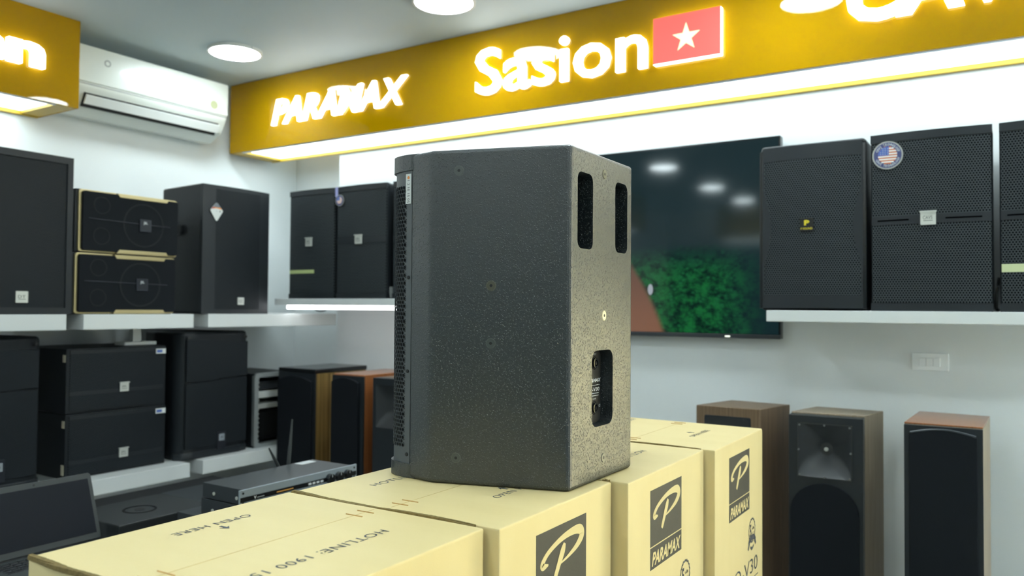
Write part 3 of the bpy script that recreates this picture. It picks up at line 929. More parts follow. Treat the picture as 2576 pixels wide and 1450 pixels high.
def arch_panel(bm, w, z0, z1, y, bulge, n=14, back=.02, x0=None, x1=None):
    """front sheet bowed outwards by bulge"""
    xa, xb = (-w/2, w/2) if x0 is None else (x0, x1)
    f0, f1, k0, k1 = [], [], [], []
    for i in range(n+1):
        x = xa+(xb-xa)*i/n
        yy = y - bulge*(1-(2*x/w)**2)
        f0.append(bm.verts.new((x, yy, z0))); f1.append(bm.verts.new((x, yy, z1)))
        k0.append(bm.verts.new((x, y+back, z0))); k1.append(bm.verts.new((x, y+back, z1)))
    for i in range(n):
        bm.faces.new((f0[i], f0[i+1], f1[i+1], f1[i]))
        bm.faces.new((k0[i], k1[i], k1[i+1], k0[i+1]))
        bm.faces.new((f1[i], f1[i+1], k1[i+1], k1[i]))
        bm.faces.new((f0[i], k0[i], k0[i+1], f0[i+1]))
    bm.faces.new((f0[0], f1[0], k1[0], k0[0])); bm.faces.new((f0[n], k0[n], k1[n], f1[n]))
    return bm

def yb(x, w, y, bulge):
    return y - bulge*(1-(2*x/w)**2)

def cab_shell(t, w, h, d, taper=.06, r=.012, y0=.012):
    """cabinet that narrows to the back"""
    pts = [(-w/2, y0), (w/2, y0), (w/2, d*.45), (w/2-taper, d), (-w/2+taper, d), (-w/2, d*.45)]
    return add('cabinet', prism(B(), pts, 0, h, r, 3), BLACK, t)

# ---------------------------------------------------------------- speakers with bar and square badge (back wall shelves)
def bar_speaker(label, xc, yf, zb_, w, h, d, badge_txt, bar=True, slots=False, bz=.53, group=None, perf=None):
    t = thing('shelf_speaker', label, 'speaker', (xc, yf, zb_), 0, group)
    cab_shell(t, w, h, d)
    bl = .012
    bm = arch_panel(B(), w, 0.0, .026, .008, bl); add('bottom_trim', bm, BLACK_FRAME, t)
    bm = arch_panel(B(), w, h-.028, h-.001, .008, bl); add('top_trim', bm, BLACK_FRAME, t)
    bm = arch_panel(B(), w-.008, .027, h-.029, .010, bl); add('grille', bm, perf or PERF_BIG, t)
    if bar:
        bm = arch_panel(B(), w-.006, h*bz-.014, h*bz+.014, .0085, bl); cb = add('centre_bar', bm, BLACK_FRAME, t)
        if slots:
            for xa, xb in ((-w*.44, -w*.17), (w*.13, w*.42)):
                add('bar_slot', arch_panel(B(), w-.006, h*bz-.0025, h*bz+.0025, .0078, bl, 6, .004, xa, xb), SLOT_BLACK, cb)
    if badge_txt is not None:
        square_badge(t, -.003, yb(0, w, .008, bl), h*bz+.002, .044, SILVER, GREY_INK, badge_txt)
    return t
t = bar_speaker('leftmost black speaker on the shelf with the light tube, green tape low on its grille', -3.022, 2.862, z(.041), .322, .556, .30, 'JBL', bar=False, bz=.515)
add('green_tape', arch_panel(B(), .314, .129, .147, .0094, .012, 8, .004, -.156, .032), TAPE, t)
t = bar_speaker('black speaker with round flag tag and centre bar on the lit shelf', -2.683, 2.862, z(.041), .326, .556, .30, 'JBL', bz=.515)
flag_tag(t, (-.136, .002, .487), .028, False)
add('tag_card', slab(B(), rrect(.018, .05, .006), (-.160, .0035, .53), XR, ZU, 0, .002), mat('lilac_card', (.35, .36, .62), .5), t)
add('side_label', slab(B(), rrect(.05, .052, .006), (.1635, .06, .032), YU, ZU, 0, .001), LABEL_W, t)
t = bar_speaker('black speaker on the lit shelf half hidden by the big speaker', -2.318, 2.862, z(.041), .326, .556, .30, 'JBL', bz=.515)
t = bar_speaker('black speaker with square badge, slotted bar and large round flag tag', -.227, 2.862, z(0), .348, .585, .32, 'CAVS', slots=True, bz=.508)
flag_tag(t, (-.121, .003, .513), .0465)
t = bar_speaker('black speaker with pale tape cut off by the right edge of the photo', .131, 2.862, z(0), .332, .585, .32, 'CAVS', slots=True, bz=.508)
add('pale_tape', arch_panel(B(), .324, .122, .147, .0094, .012, 12, .004), mat('pale_tape', (.62, .68, .40), .4), t)

# the speaker with a yellow letter badge
t = thing('shelf_speaker', 'black speaker with yellow letter badge standing just right of the television', 'speaker', (-.591, 2.862, z(0)))
w, h, d = .350, .585, .32
add('cabinet', prism(B(), [(-w/2, .016), (w/2, .016), (w/2, d*.5), (w/2-.05, d), (-w/2+.05, d), (-w/2, d*.5)], 0, h, .014, 3), BLACK, t)
add('grille', arch_panel(B(), w-.022, .018, h-.018, .010, .012), PERF_BIG, t)
add('top_border', arch_panel(B(), w-.020, h-.058, h-.010, .0093, .012), BLACK_FRAME, t)
add('bottom_border', arch_panel(B(), w-.020, .008, .052, .0093, .012), BLACK_FRAME, t)
for s in (-1, 1):
    bm = B()
    prev = None
    for i in range(25):
        k = i/24
        zz = .05 + (h-.106)*k
        xi = (w/2-.012) - .004 - .024*max(0, math.cos((k-.5)*PI*1.9))
        xo = w/2-.010
        row = [bm.verts.new((s*xi, yb(xi, w-.02, .0090, .012)-.0004, zz)), bm.verts.new((s*xo, .0088, zz)), bm.verts.new((s*xo, .02, zz)), bm.verts.new((s*xi, .02, zz))]
        if prev:
            for q in range(4): bm.faces.new((prev[q], row[q], row[(q+1) % 4], prev[(q+1) % 4]))
        prev = row
    add('side_border', bm, BLACK_FRAME, t)
    bm = slab(B(), [(-.006, .006), (.006, .006), (.006, h-.02), (-.006, h-.02)], (s*(w/2-.005), .014, 0), XR, ZU, 0, .005, .002)
    add('side_moulding', bm, BLACK_GLOSS, t)
bd = add('badge', slab(B(), rrect(.046, .046, .002), (-.012, -.002, .296), XR, ZU, 0, .004, .0008), BLACK_GLOSS, t)
text('badge_letter', 'P', (-.020, -.006, .294), XR, ZU, .017, .018, YELLOW_INK, bd, bold=.05)
text('badge_text', 'P SOUND', (-.031, -.006, .2795), XR, ZU, .038, .007, YELLOW_INK, bd, bold=.01)

# ---------------------------------------------------------------- upper left speakers (facing +x: rotated a quarter turn)
Q = PI/2
def left_thing(name, label, xf, yc, zb_, group=None):
    return thing(name, label, 'speaker', (xf, yc, zb_), Q, group)
UZ = z(-.037)
# the large one at the left edge
t = left_thing('shelf_speaker', 'large black speaker with fine grille cut off by the left edge of the photo', SFX-.004, 1.508, UZ)
w, h, d = .456, .622, .40
cab_shell(t, w, h, d, .05, .008)
add('frame', slab(slab(slab(slab(B(), [(-w/2, 0), (w/2, 0), (w/2, .026), (-w/2, .026)], (0, .014, 0), XR, ZU, 0, .014),
    [(-w/2, h-.026), (w/2, h-.026), (w/2, h), (-w/2, h)], (0, .014, 0), XR, ZU, 0, .014),
    [(-w/2, .026), (-w/2+.022, .026), (-w/2+.022, h-.026), (-w/2, h-.026)], (0, .014, 0), XR, ZU, 0, .014),
    [(w/2-.022, .026), (w/2, .026), (w/2, h-.026), (w/2-.022, h-.026)], (0, .014, 0), XR, ZU, 0, .014), BLACK_FRAME, t)
add('grille', slab(B(), [(-w/2+.021, .025), (w/2-.021, .025), (w/2-.021, h-.025), (-w/2+.021, h-.025)], (0, .012, 0), XR, ZU, 0, .006), PERF_FINE, t)
square_badge(t, .044, .006, .066, .044, SILVER, GREY_INK, 'DT', False)
diamond_tag(t, (-.087, .004, .512), .075, .09)

# the pair with gold trim
def gold_speaker(label, yc, zb_, ww, h):
    t = left_thing('karaoke_speaker', label, SFX-.006, yc, zb_, 'gold-trimmed speakers')
    w, d = ww, .34
    add('cabinet', prism(B(), [(-w/2-.012, .03), (w/2+.0, .03), (w/2, d), (-w/2+.02, d)], 0, h, .006, 2), BLACK, t)
    tr = add('gold_trim', slab(B(), rrect(w, h-.004, .012, 4), (0, .034, h/2), XR, ZU, 0, .014, .002), GOLD, t)
    add('grille', slab(B(), rrect(w-.014, h-.017, .010, 4, .002), (0, .02, h/2), XR, ZU, 0, .014, .004), CLOTH, t)
    for zz, sgn in ((h-.004, -1), (.002, 1)):
        pts = [(-.07, 0), (.17, 0), (.16, .016*sgn), (-.058, .016*sgn)]
        if sgn < 0: pts = pts[::-1]
        add('gold_bar', slab(B(), pts, (0, .02, zz), XR, ZU, 0, .017, .001), GOLD, t)
    add('crease', slab(B(), [(-w*.43, h*.535), (w*.40, h*.505), (w*.40, h*.514), (-w*.43, h*.545)], (0, .0062, 0), XR, ZU, 0, .0025, .0008), mat('crease', (.04, .046, .06), .4, spec=.3) if 'crease' not in bpy.data.materials else bpy.data.materials['crease'], t)
    add('woofer_ring', ring(B(), (.052, .0062, h*.5), XR, ZU, .094, .088, 0, .0012, 48), mat('ring_black', (.017, .019, .021), .7, spec=.2) if 'ring_black' not in bpy.data.materials else bpy.data.materials['ring_black'], t)
    for zz in (.27, .76):
        add('tweeter_ring', ring(B(), (-.135, .0062, h*zz), XR, ZU, .036, .032, 0, .0010, 32), bpy.data.materials['ring_black'], t)
    bd = add('badge', slab(B(), rrect(.052, .052, .003), (.058, .0052, h*.5), XR, ZU, 0, .005, .001), bpy.data.materials['crease'], t)
    add('badge_face', slab(B(), rrect(.043, .043, .002), (.058, .0002, h*.505), XR, ZU, 0, .0008), DARK_BADGE, bd)
    text('badge_text', 'JBL', (.046, -.0006, h*.51), XR, ZU, .020, .014, LIGHT_INK, bd, bold=.03)
    return t
gold_speaker('lower of the two gold-trimmed black speakers on the left shelf', 1.985, UZ, .448, .252)
gold_speaker('upper of the two gold-trimmed black speakers, stacked on the other', 1.995, UZ+.2525, .446, .258)

# the tall one with a side handle and a diamond tag
t = left_thing('shelf_speaker', 'tall black speaker with white diamond tag and side handle beside the niche', SFX-.006, 2.541, UZ)
w, h, d = .388, .612, .37
add('cabinet', prism(B(), [(-w/2, .02), (w/2, .02), (w/2, d*.6), (w/2-.05, d), (-w/2+.03, d)], 0, h, .012, 3), BLACK, t)
add('frame', arch_panel(B(), w, .0, h-.004, .014, .016), BLACK_FRAME, t)
add('grille', arch_panel(B(), w-.036, .022, h-.022, .0125, .016), PERF_FINE, t)
square_badge(t, .012, -.003, .062, .036, SILVER, GREY_INK, 'DT', False)
diamond_tag(t, (-.128, .0035, .482), .070, .088)
nh = Vector((-1, 0, 0))
hp = add('side_handle', slab(B(), rrect(.085, .05, .018, 5), (-w/2+.0035, .215, .402), (0, -1, 0), ZU, 0, .006, .002), BLACK_FRAME, t)
add('handle_hole', slab(B(), rrect(.072, .038, .015, 5), (-w/2-.0022, .215, .402), (0, -1, 0), ZU, 0, .0008), DARK_SLOT, hp)  # flat dark plate stands for the shade inside the hand recess

# ---------------------------------------------------------------- lower left speakers
LZ = z(-.712)
def round_speaker(label, xf, yc, w, h, bx_, bzz, stepz, grp):
    t = left_thing('stage_speaker', label, xf, yc, LZ, grp)
    d = .40
    pts = [(-w/2, .06), (-w/2+.02, .02), (-w/2+.07, .006), (w/2-.07, .006), (w/2-.02, .02), (w/2, .06), (w/2-.01, d*.55), (w/2-.08, d), (-w/2+.08, d), (-w/2+.01, d*.55)]
    add('cabinet', prism(B(), pts, 0, h, .016, 3), BLACK, t)
    # two-level grille with a stepped seam
    lo = [(-w/2+.03, .05), (w/2-.03, .05), (w/2-.03, stepz+.006), (.02, stepz+.006), (-.01, stepz-.006), (-w/2+.03, stepz-.006)]
    up = [(-w/2+.03, stepz), (-.012, stepz), (.018, stepz+.012), (w/2-.03, stepz+.012), (w/2-.03, h-.05), (.0, h-.05), (-.02, h-.035), (-w/2+.03, h-.035)]
    add('lower_grille', slab(B(), lo, (0, .008, 0), XR, ZU, 0, .006, .002), PERF_FINE, t)
    add('upper_grille', slab(B(), up, (0, .008, 0), XR, ZU, 0, .010, .002), PERF_FINE, t)
    add('foot_trim', prism(B(), [(p[0]*1.01, p[1]-.006) for p in pts[:6]] + [(w/2-.02, .1), (-w/2+.02, .1)], .0, .034, .008, 2), BLACK_FRAME, t)
    for sx in (-w/2+.04, w/2-.04):
        add('corner_screw', slab(B(), circ(.007, 14), (sx, .004, h-.028), XR, ZU, 0, .003), DARK_SLOT, t)
    bd = add('badge_plate', slab(B(), rrect(.05, .085, .003), (bx_, .0025, bzz-.015), XR, ZU, 0, .003), DARK_BADGE, t)
    add('badge', slab(B(), rrect(.030, .032, .002), (bx_, -.0005, bzz), XR, ZU, 0, .003), mat('dull_badge', (.30, .33, .36), .4) if 'dull_badge' not in bpy.data.materials else bpy.data.materials['dull_badge'], bd)
    text('badge_text', 'JBL', (bx_-.009, -.0036, bzz-.005), XR, ZU, .018, .010, DARK_BADGE, bd)
    return t
round_speaker('rounded black stage speaker at the left edge above the laptop', -3.222, 1.462, .43, .588, .045, .10, .375, 'rounded stage speakers on the lower shelf')
round_speaker('rounded black stage speaker on the lower shelf left of the rack case', -3.215, 2.47, .402, .590, .025, .085, .36, 'rounded stage speakers on the lower shelf')

def low_box(label, xf, yc, zb_, w, h, bar_z, extra):
    t = left_thing('box_speaker', label, xf, yc, zb_, 'stacked box speakers with square badges')
    d = .38
    add('cabinet', prism(B(), [(-w/2, .01), (w/2, .01), (w/2, d), (-w/2, d)], 0, h, .005, 2), BLACK, t)
    add('grille', arch_panel(B(), w-.03, .012, h-.012, .008, .006, 14, .02), PERF_FINE, t)
    add('top_trim', arch_panel(B(), w-.03, h-.022, h-.008, .0072, .006), BLACK_FRAME, t)
    add('centre_bar', arch_panel(B(), w-.03, bar_z-.010, bar_z+.006, .0072, .006), BLACK_FRAME, t)
    square_badge(t, .020, .001, bar_z+.012, .040, SILVER, GREY_INK, 'JBL')
    st = add('shop_sticker', slab(B(), [(0, 0), (.048, 0), (.048, .022), (0, .022)], (w/2-.054, .004, h-.036), XR, ZU, 0, .001), LABEL_W, t)
    add('sticker_print', slab(B(), [(.004, .005), (.03, .005), (.03, .017), (.004, .017)], (w/2-.054, .0028, h-.036), XR, ZU, 0, .0006), BLUE_INK, st)
    add('side_sticker', slab(B(), [(0, 0), (.02, 0), (.02, .03), (0, .03)], (-w/2, .035, h-.055), (0, -1, 0), ZU, 0, .001), LABEL_C, t)
    if extra: add('side_sticker', slab(B(), [(0, 0), (.02, 0), (.02, .042), (0, .042)], (-w/2, .035, .018), (0, -1, 0), ZU, 0, .001), LABEL_C, t)
    return t
low_box('lower of the two stacked black boxes with silver square badges', -3.250, 2.0, LZ, .452, .264, .068, True)
low_box('upper of the two stacked black boxes with silver square badges', -3.250, 1.998, LZ+.2645, .450, .268, .085, False)

# ---------------------------------------------------------------- flight case with rack gear
t = left_thing('rack_case', 'black flight case with aluminium edges holding rack gear, between stage speaker and tower', -3.225, 2.83, LZ)
t['category'] = 'case'
w, h, d = .26, .372, .36
bm = box(B(), -w/2, -w/2+.012, .01, d, 0, h); box(bm, w/2-.012, w/2, .01, d, 0, h); box(bm, -w/2+.012, w/2-.012, .01, d, 0, .012); box(bm, -w/2+.012, w/2-.012, .01, d, h-.012, h); box(bm, -w/2+.012, w/2-.012, d-.012, d, .012, h-.012)
add('case_shell', bm, BLACK, t)
oq, iq = rrect(w+.006, h+.004, .022, 5, 0, h/2), rrect(w-.036, h-.038, .012, 5, 0, h/2)
bm = B()
vv = [[bm.verts.new((p[0], y_, p[1])) for p in L_] for L_, y_ in ((oq, .02), (oq, .0), (iq, -.004), (iq, .03))]
for k in range(3):
    for i in range(len(oq)):
        j = (i+1) % len(oq)
        bm.faces.new((vv[k][i], vv[k][j], vv[k+1][j], vv[k+1][i]))
add('edge_frame', bm, mat('case_edge', (.42, .45, .45), .35, metal=.6), t)
for zz, hh, m in ((h-.085, .04, RACK_DARK), (h-.128, .034, LABEL_W), (h-.182, .024, SILVER)):
    add('rack_unit', box(B(), -w/2+.02, w/2-.02, .03, .3, zz, zz+hh, .002), m, t)
add('rack_unit', box(B(), -w/2+.02, w/2-.02, .05, .3, .03, .175, .002), BLACK_GLOSS, t)
for k in range(14):
    add('rack_screw', slab(B(), circ(.0035, 8), (-w/2+.0225, .004, .035+k*.0225), XR, ZU, 0, .004), SILVER, t)

# ---------------------------------------------------------------- floor-standing towers
def tower(label, quad_, ztop, side_mat, top_mat=None, front=CLOTH, grp=None):
    """quad_: front left, front right, back right, back left corners"""
    cx_ = sum(p[0] for p in quad_)/4; cy_ = sum(p[1] for p in quad_)/4
    t = thing('tower_speaker', label, 'speaker', (cx_, cy_, 0), 0, grp)
    add('cabinet', prism(B(), quad_, .0, ztop-(.004 if top_mat else 0), .002, 1), side_mat, t, True)
    if top_mat:
        add('top_plate', prism(B(), quad_, ztop-.004, ztop, .001, 1), top_mat, t, True)
    FL, FR = Vector((*quad_[0], 0)), Vector((*quad_[1], 0))
    r = (FR-FL).normalized()
    return t, FL, r, (FR-FL).length
ZT = z(-.35)
# walnut tower behind the cartons
t, FL, r, w = tower('walnut tower speaker with dark slot opening, half behind the farthest carton', [(-.99, 2.842), (-.758, 2.842), (-.705, 3.055), (-.93, 3.075)], ZT, WALNUT)
bm = slab(B(), rrect(.168, .10, .006, 3), FL + r*(w/2) + Vector((0, 0, ZT-.083)), r, ZU, 0, .002)
f_ = add('horn_frame', bm, BLACK_FRAME, t, True)
add('horn_opening', slab(B(), rrect(.15, .085, .012, 4), FL + r*(w/2) + Vector((0, 0, ZT-.083)), r, ZU, .002, .003), DARK_SLOT, f_, True)
add('front_grille', slab(B(), [(.012, .05), (w-.012, .05), (w-.012, ZT-.15), (.012, ZT-.15)], FL, r, ZU, 0, .008, .002), CLOTH, t, True)

# grey walnut tower with a square horn
t, FL, r, w = tower('tower speaker with square horn tweeter and grey walnut sides right of the cartons', [(-.656, 2.864), (-.423, 2.876), (-.388, 3.052), (-.612, 3.058)], ZT, WALNUT_GREY)
n = r.cross(Vector(ZU))
# baffle with a square hole for the horn
hz0, hz1, hx0, hx1 = ZT-.212, ZT-.030, .028, .200
bm = B()
for pts in ([(0, .01), (w, .01), (w, hz0), (0, hz0)], [(0, hz1), (w, hz1), (w, ZT-.006), (0, ZT-.006)], [(0, hz0), (hx0, hz0), (hx0, hz1), (0, hz1)], [(hx1, hz0), (w, hz0), (w, hz1), (hx1, hz1)]):
    slab(bm, pts, FL, r, ZU, 0, .052)
add('baffle', bm, BLACK_FRAME, t, True, smooth=False)
hc = ((hx0+hx1)/2, (hz0+hz1)/2)
bm = B()
rowsq = []
for k, (fx, fz, dd) in enumerate(((.5, .5, .0545), (.485, .485, .0545), (.44, .43, .045), (.33, .31, .03), (.2, .2, .014), (.12, .12, .001))):
    rw_, rh_ = (hx1-hx0)*fx, (hz1-hz0)*fz
    pts = rrect(rw_*2, rh_*2, min(rw_, rh_)*(.05+.19*k), 5)
    rowsq.append([bm.verts.new(FL + r*(hc[0]+p[0]) + Vector((0, 0, hc[1]+p[1])) + n*dd) for p in pts])
for k in range(len(rowsq)-1):
    m_ = len(rowsq[k])
    for i in range(m_):
        bm.faces.new((rowsq[k][i], rowsq[k][(i+1) % m_], rowsq[k+1][(i+1) % m_], rowsq[k+1][i]))
bm.faces.new(rowsq[-1])
hn = add('horn', bm, mat('horn_rubber', (.03, .033, .036), .4), t, True)
bm = B(); bmesh.ops.create_uvsphere(bm, u_segments=14, v_segments=8, radius=.0075)
bmesh.ops.translate(bm, verts=bm.verts[:], vec=FL + r*hc[0] + Vector((0, 0, hc[1])) + n*.006)
add('phase_plug', bm, SILVER, hn, True)
for fx, fz in ((-.46, .46), (0, .475), (.46, .46), (-.475, 0), (.475, 0), (-.46, -.46), (0, -.475), (.46, -.46)):
    O = FL + r*(hc[0]+fx*(hx1-hx0)) + Vector((0, 0, hc[1]+fz*(hz1-hz0)))
    add('horn_screw', slab(B(), circ(.0035, 10), O, r, ZU, .054, .0562), mat('screw_grey', (.2, .21, .22), .35, metal=.6) if 'screw_grey' not in bpy.data.materials else bpy.data.materials['screw_grey'], hn, True)
# arched woofer grille
zc = ZT-.225-.106
pts = [(.006, .02), (w-.012, .02), (w-.012, zc)] + [(w/2-.003+.1085*math.cos(PI*i/16), zc+.104*math.sin(PI*i/16)) for i in range(1, 16)] + [(.006, zc)]
add('woofer_grille', slab(B(), pts, FL, r, ZU, .052, .062, .003), CLOTH, t, True)

# black-fronted tower with reddish top
t, FL, r, w = tower('tower speaker with black cloth front and reddish wooden top, farthest right', [(-.290, 2.74), (-.080, 2.745), (-.069, 3.055), (-.278, 3.068)], z(-.343), WALNUT_GREY, CHERRY)
ZT3 = z(-.343)
add('front_panel', slab(B(), [(0, .0), (w, .0), (w, ZT3-.006), (0, ZT3-.006)], FL, r, ZU, 0, .012, .001), BLACK_FRAME, t, True)
pts = [(.014, .03), (w-.014, .03), (w-.014, ZT3-.030)] + [(w-.014-(w-.028)*i/12, ZT3-.030+.014*math.sin(PI*i/12)) for i in range(1, 12)] + [(.014, ZT3-.030)]
add('front_grille', slab(B(), pts, FL, r, ZU, .012, .022, .004), CLOTH, t, True)
bm = B(); tube(bm, [FL + r*(.018+(w-.036)*i/14) + Vector((0, 0, ZT3-.0275+.014*math.sin(PI*i/14))) + (r.cross(Vector(ZU)))*.020 for i in range(15)], .0035, 8)
add('grille_lip', bm, mat('lip_grey', (.05, .058, .066), .3), t, True)  # paler tube drawn as the arched highlight on the grille frame

# towers left of the big speaker
ZT4 = z(-.308)
t, FL, r, w = tower('black-capped tower speaker with striped walnut side left of the big speaker', [(-3.164, 2.805), (-2.905, 2.805), (-2.905, 3.16), (-3.164, 3.16)], ZT4-.022, OLIVE_WOOD)
add('top_cap', prism(B(), [(-3.166, 2.795), (-2.903, 2.795), (-2.903, 3.165), (-3.166, 3.165)], ZT4-.022, ZT4, .004, 2), BLACK_GLOSS, t, True)
for yy in (2.9, 2.955):
    add('side_groove', box(B(), -2.906, -2.903, yy, yy+.012, .02, ZT4-.03), wood('groove_wood%d' % int(yy*100), (.22, .14, .045), (.42, .29, .11), .4), t, True)
add('front_panel', slab(B(), [(0, 0), (w, 0), (w, ZT4-.022), (0, ZT4-.022)], FL, r, ZU, 0, .010), BLACK_FRAME, t, True)
pts = [(.008, .02), (w-.012, .02), (w-.012, ZT4-.06)] + [(w-.012-(w-.02)*i/12, ZT4-.06+.022*math.sin(PI*i/12)) for i in range(1, 12)] + [(.008, ZT4-.06)]
add('front_grille', slab(B(), pts, FL, r, ZU, .010, .024, .005), CLOTH, t, True)
ZT5 = z(-.314)
t, FL, r, w = tower('tower speaker with orange cherry side between striped tower and big speaker', [(-2.722, 2.74), (-2.526, 2.74), (-2.526, 3.10), (-2.722, 3.10)], ZT5, CHERRY)
add('front_panel', slab(B(), [(0, 0), (w, 0), (w, ZT5-.006), (0, ZT5-.006)], FL, r, ZU, 0, .010), BLACK_FRAME, t, True)
pts = [(.006, .02), (w-.020, .02), (w-.020, ZT5-.034)] + [(w-.02-(w-.026)*i/12, ZT5-.034+.018*math.sin(PI*i/12)) for i in range(1, 12)] + [(.006, ZT5-.034)]
add('front_grille', slab(B(), pts, FL, r, ZU, .010, .026, .005), CLOTH, t, True)
ZT6 = z(-.317)
t, FL, r, w = tower('black tower speaker with horn just left of the big speaker, mostly hidden', [(-2.44, 2.75), (-2.21, 2.75), (-2.21, 3.08), (-2.44, 3.08)], ZT6, WALNUT)
bm = B()
for pts in ([(0, .0), (w, .0), (w, ZT6-.22), (0, ZT6-.22)], [(0, ZT6-.03), (w, ZT6-.03), (w, ZT6), (0, ZT6)], [(0, ZT6-.22), (.02, ZT6-.22), (.02, ZT6-.03), (0, ZT6-.03)], [(w-.02, ZT6-.22), (w, ZT6-.22), (w, ZT6-.03), (w-.02, ZT6-.03)]):
    slab(bm, pts, FL, r, ZU, 0, .05)
add('baffle', bm, BLACK_FRAME, t, True, smooth=False)
bm = B(); n = r.cross(Vector(ZU)); rowsq = []
for k, (fx, dd) in enumerate(((.5, .052), (.42, .044), (.3, .028), (.16, .008))):
    pts = rrect(.19*2*fx, .19*2*fx, .19*fx*(.05+.25*k), 5)
    rowsq.append([bm.verts.new(FL + r*(w/2+p[0]) + Vector((0, 0, ZT6-.125+p[1])) + n*dd) for p in pts])
for k in range(3):
    m_ = len(rowsq[k])
    for i in range(m_): bm.faces.new((rowsq[k][i], rowsq[k][(i+1) % m_], rowsq[k+1][(i+1) % m_], rowsq[k+1][i]))
bm.faces.new(rowsq[-1])
add('horn', bm, bpy.data.materials['horn_rubber'], t, True)

# ================================================================ television
tv = thing('television', 'large wall television showing green leaves behind the big speaker', 'television', (-1.46, 3.15, z(-.11)))
TX0, TX1, TZ0, TZ1 = -2.165, -.759, z(-.112), z(.678)
add('case', box(B(), TX0, TX1, 3.14, 3.18, TZ0, TZ1, .004), BLACK_GLOSS, tv, True)
add('bracket', box(B(), TX0+.4, TX1-.4, 3.18, 3.199, TZ0+.2, TZ1-.2), BLACK, tv, True)
bm = box(B(), TX0, TX1, 3.132, 3.142, TZ0, TZ0+.016, .002)
add('bottom_bezel', bm, mat('bezel_grey', (.05, .055, .06), .3, metal=.5), tv, True)
add('status_light', box(B(), -.973, -.953, 3.1305, 3.133, TZ0+.004, TZ0+.010), emit('status_white', (.9, .95, .8), 1.0), tv, True)
m, tr, b, N, L = nt('tv_picture')
tc = N.new('ShaderNodeTexCoord'); mp = N.new('ShaderNodeMapping'); spx = N.new('ShaderNodeSeparateXYZ')
L.new(tc.outputs['Generated'], spx.inputs[0])
def MM(op, a_, b_=None, c_=None):
    nn_ = N.new('ShaderNodeMath'); nn_.operation = op
    for i, v in enumerate((a_, b_, c_)):
        if v is None: continue
        if isinstance(v, (int, float)): nn_.inputs[i].default_value = v
        else: L.new(v, nn_.inputs[i])
    return nn_.outputs[0]
def mixc(f_, c1, c2):
    x_ = N.new('ShaderNodeMix'); x_.data_type = 'RGBA'
    for i, v in ((0, f_), (6, c1), (7, c2)):
        if isinstance(v, tuple): x_.inputs[i].default_value = (*v, 1)
        elif isinstance(v, (int, float)): x_.inputs[i].default_value = v
        else: L.new(v, x_.inputs[i])
    return x_.outputs[2]
def smooth(x_, a_, b_):
    r_ = N.new('ShaderNodeMapRange'); r_.interpolation_type = 'SMOOTHSTEP'; r_.inputs[1].default_value = a_; r_.inputs[2].default_value = b_
    L.new(x_, r_.inputs[0]); return r_.outputs[0]
U, V = spx.outputs['X'], spx.outputs['Z']
n1 = N.new('ShaderNodeTexNoise'); n1.inputs['Scale'].default_value = 14; n1.inputs['Detail'].default_value = 7; n1.inputs['Roughness'].default_value = .7
n2_ = N.new('ShaderNodeTexVoronoi'); n2_.inputs['Scale'].default_value = 30
L.new(tc.outputs['Generated'], mp.inputs[0]); mp.inputs['Scale'].default_value = (1.78, 1, 1.3)
L.new(mp.outputs[0], n1.inputs['Vector']); L.new(mp.outputs[0], n2_.inputs['Vector'])
leaf = mixc(smooth(n1.outputs['Fac'], .38, .68), (0.0, .008, .003), (.006, .115, .022))
leaf = mixc(smooth(n2_.outputs['Distance'], .0, .5), (.006, .09, .024), leaf)
# foliage fades into the dark towards the top and the right side
edge = MM('ADD', MM('MULTIPLY', n1.outputs['Fac'], .25), V)
green = MM('MULTIPLY', MM('SUBTRACT', 1.0, smooth(edge, .42, .62)), MM('SUBTRACT', 1.0, smooth(U, .80, .99)))
pic = mixc(green, (.004, .014, .016), leaf)
# brown shape in the lower left, its edge running down to the right
d_ = MM('SUBTRACT', MM('ADD', U, MM('MULTIPLY', V, .19)), MM('SUBTRACT', .663, MM('MULTIPLY', MM('MULTIPLY', V, V), .25)))
brown = MM('MULTIPLY', MM('SUBTRACT', 1.0, smooth(d_, -.012, .012)), MM('SUBTRACT', 1.0, smooth(V, .40, .46)))
pic = mixc(brown, pic, mixc(smooth(V, .0, .4), (.17, .075, .04), (.10, .05, .032)))
# small pale figure on that edge
e1 = MM('DIVIDE', MM('SUBTRACT', U, .622), .009); e2 = MM('DIVIDE', MM('SUBTRACT', V, .232), .032)
fig = MM('SUBTRACT', 1.0, smooth(MM('ADD', MM('MULTIPLY', e1, e1), MM('MULTIPLY', e2, e2)), .6, 1.1))
pic = mixc(fig, pic, (.30, .33, .36))
b.inputs['Base Color'].default_value = (.004, .006, .008, 1)
b.inputs['Roughness'].default_value = .07
b.inputs['Specular IOR Level'].default_value = .45
L.new(pic, b.inputs['Emission Color']); b.inputs['Emission Strength'].default_value = .9
add('screen', box(B(), TX0+.008, TX1-.008, 3.137, 3.1405, TZ0+.018, TZ1-.008), m, tv, True)

# switch plate
sw = thing('switch_plate', 'white wall switch plate with three modules under the right shelf', 'switch', (-.253, YB, z(-.21)))
add('plate', box(B(), -.311, -.196, YB-.008, YB, z(-.211), z(-.149), .002), SWITCH_WHITE, sw, True)
for i in range(3):
    x0 = -.2885+i*.0225
    add('rocker', box(B(), x0, x0+.0215, YB-.012, YB-.007, z(-.196), z(-.166), .0012), SWITCH_WHITE, sw, True)

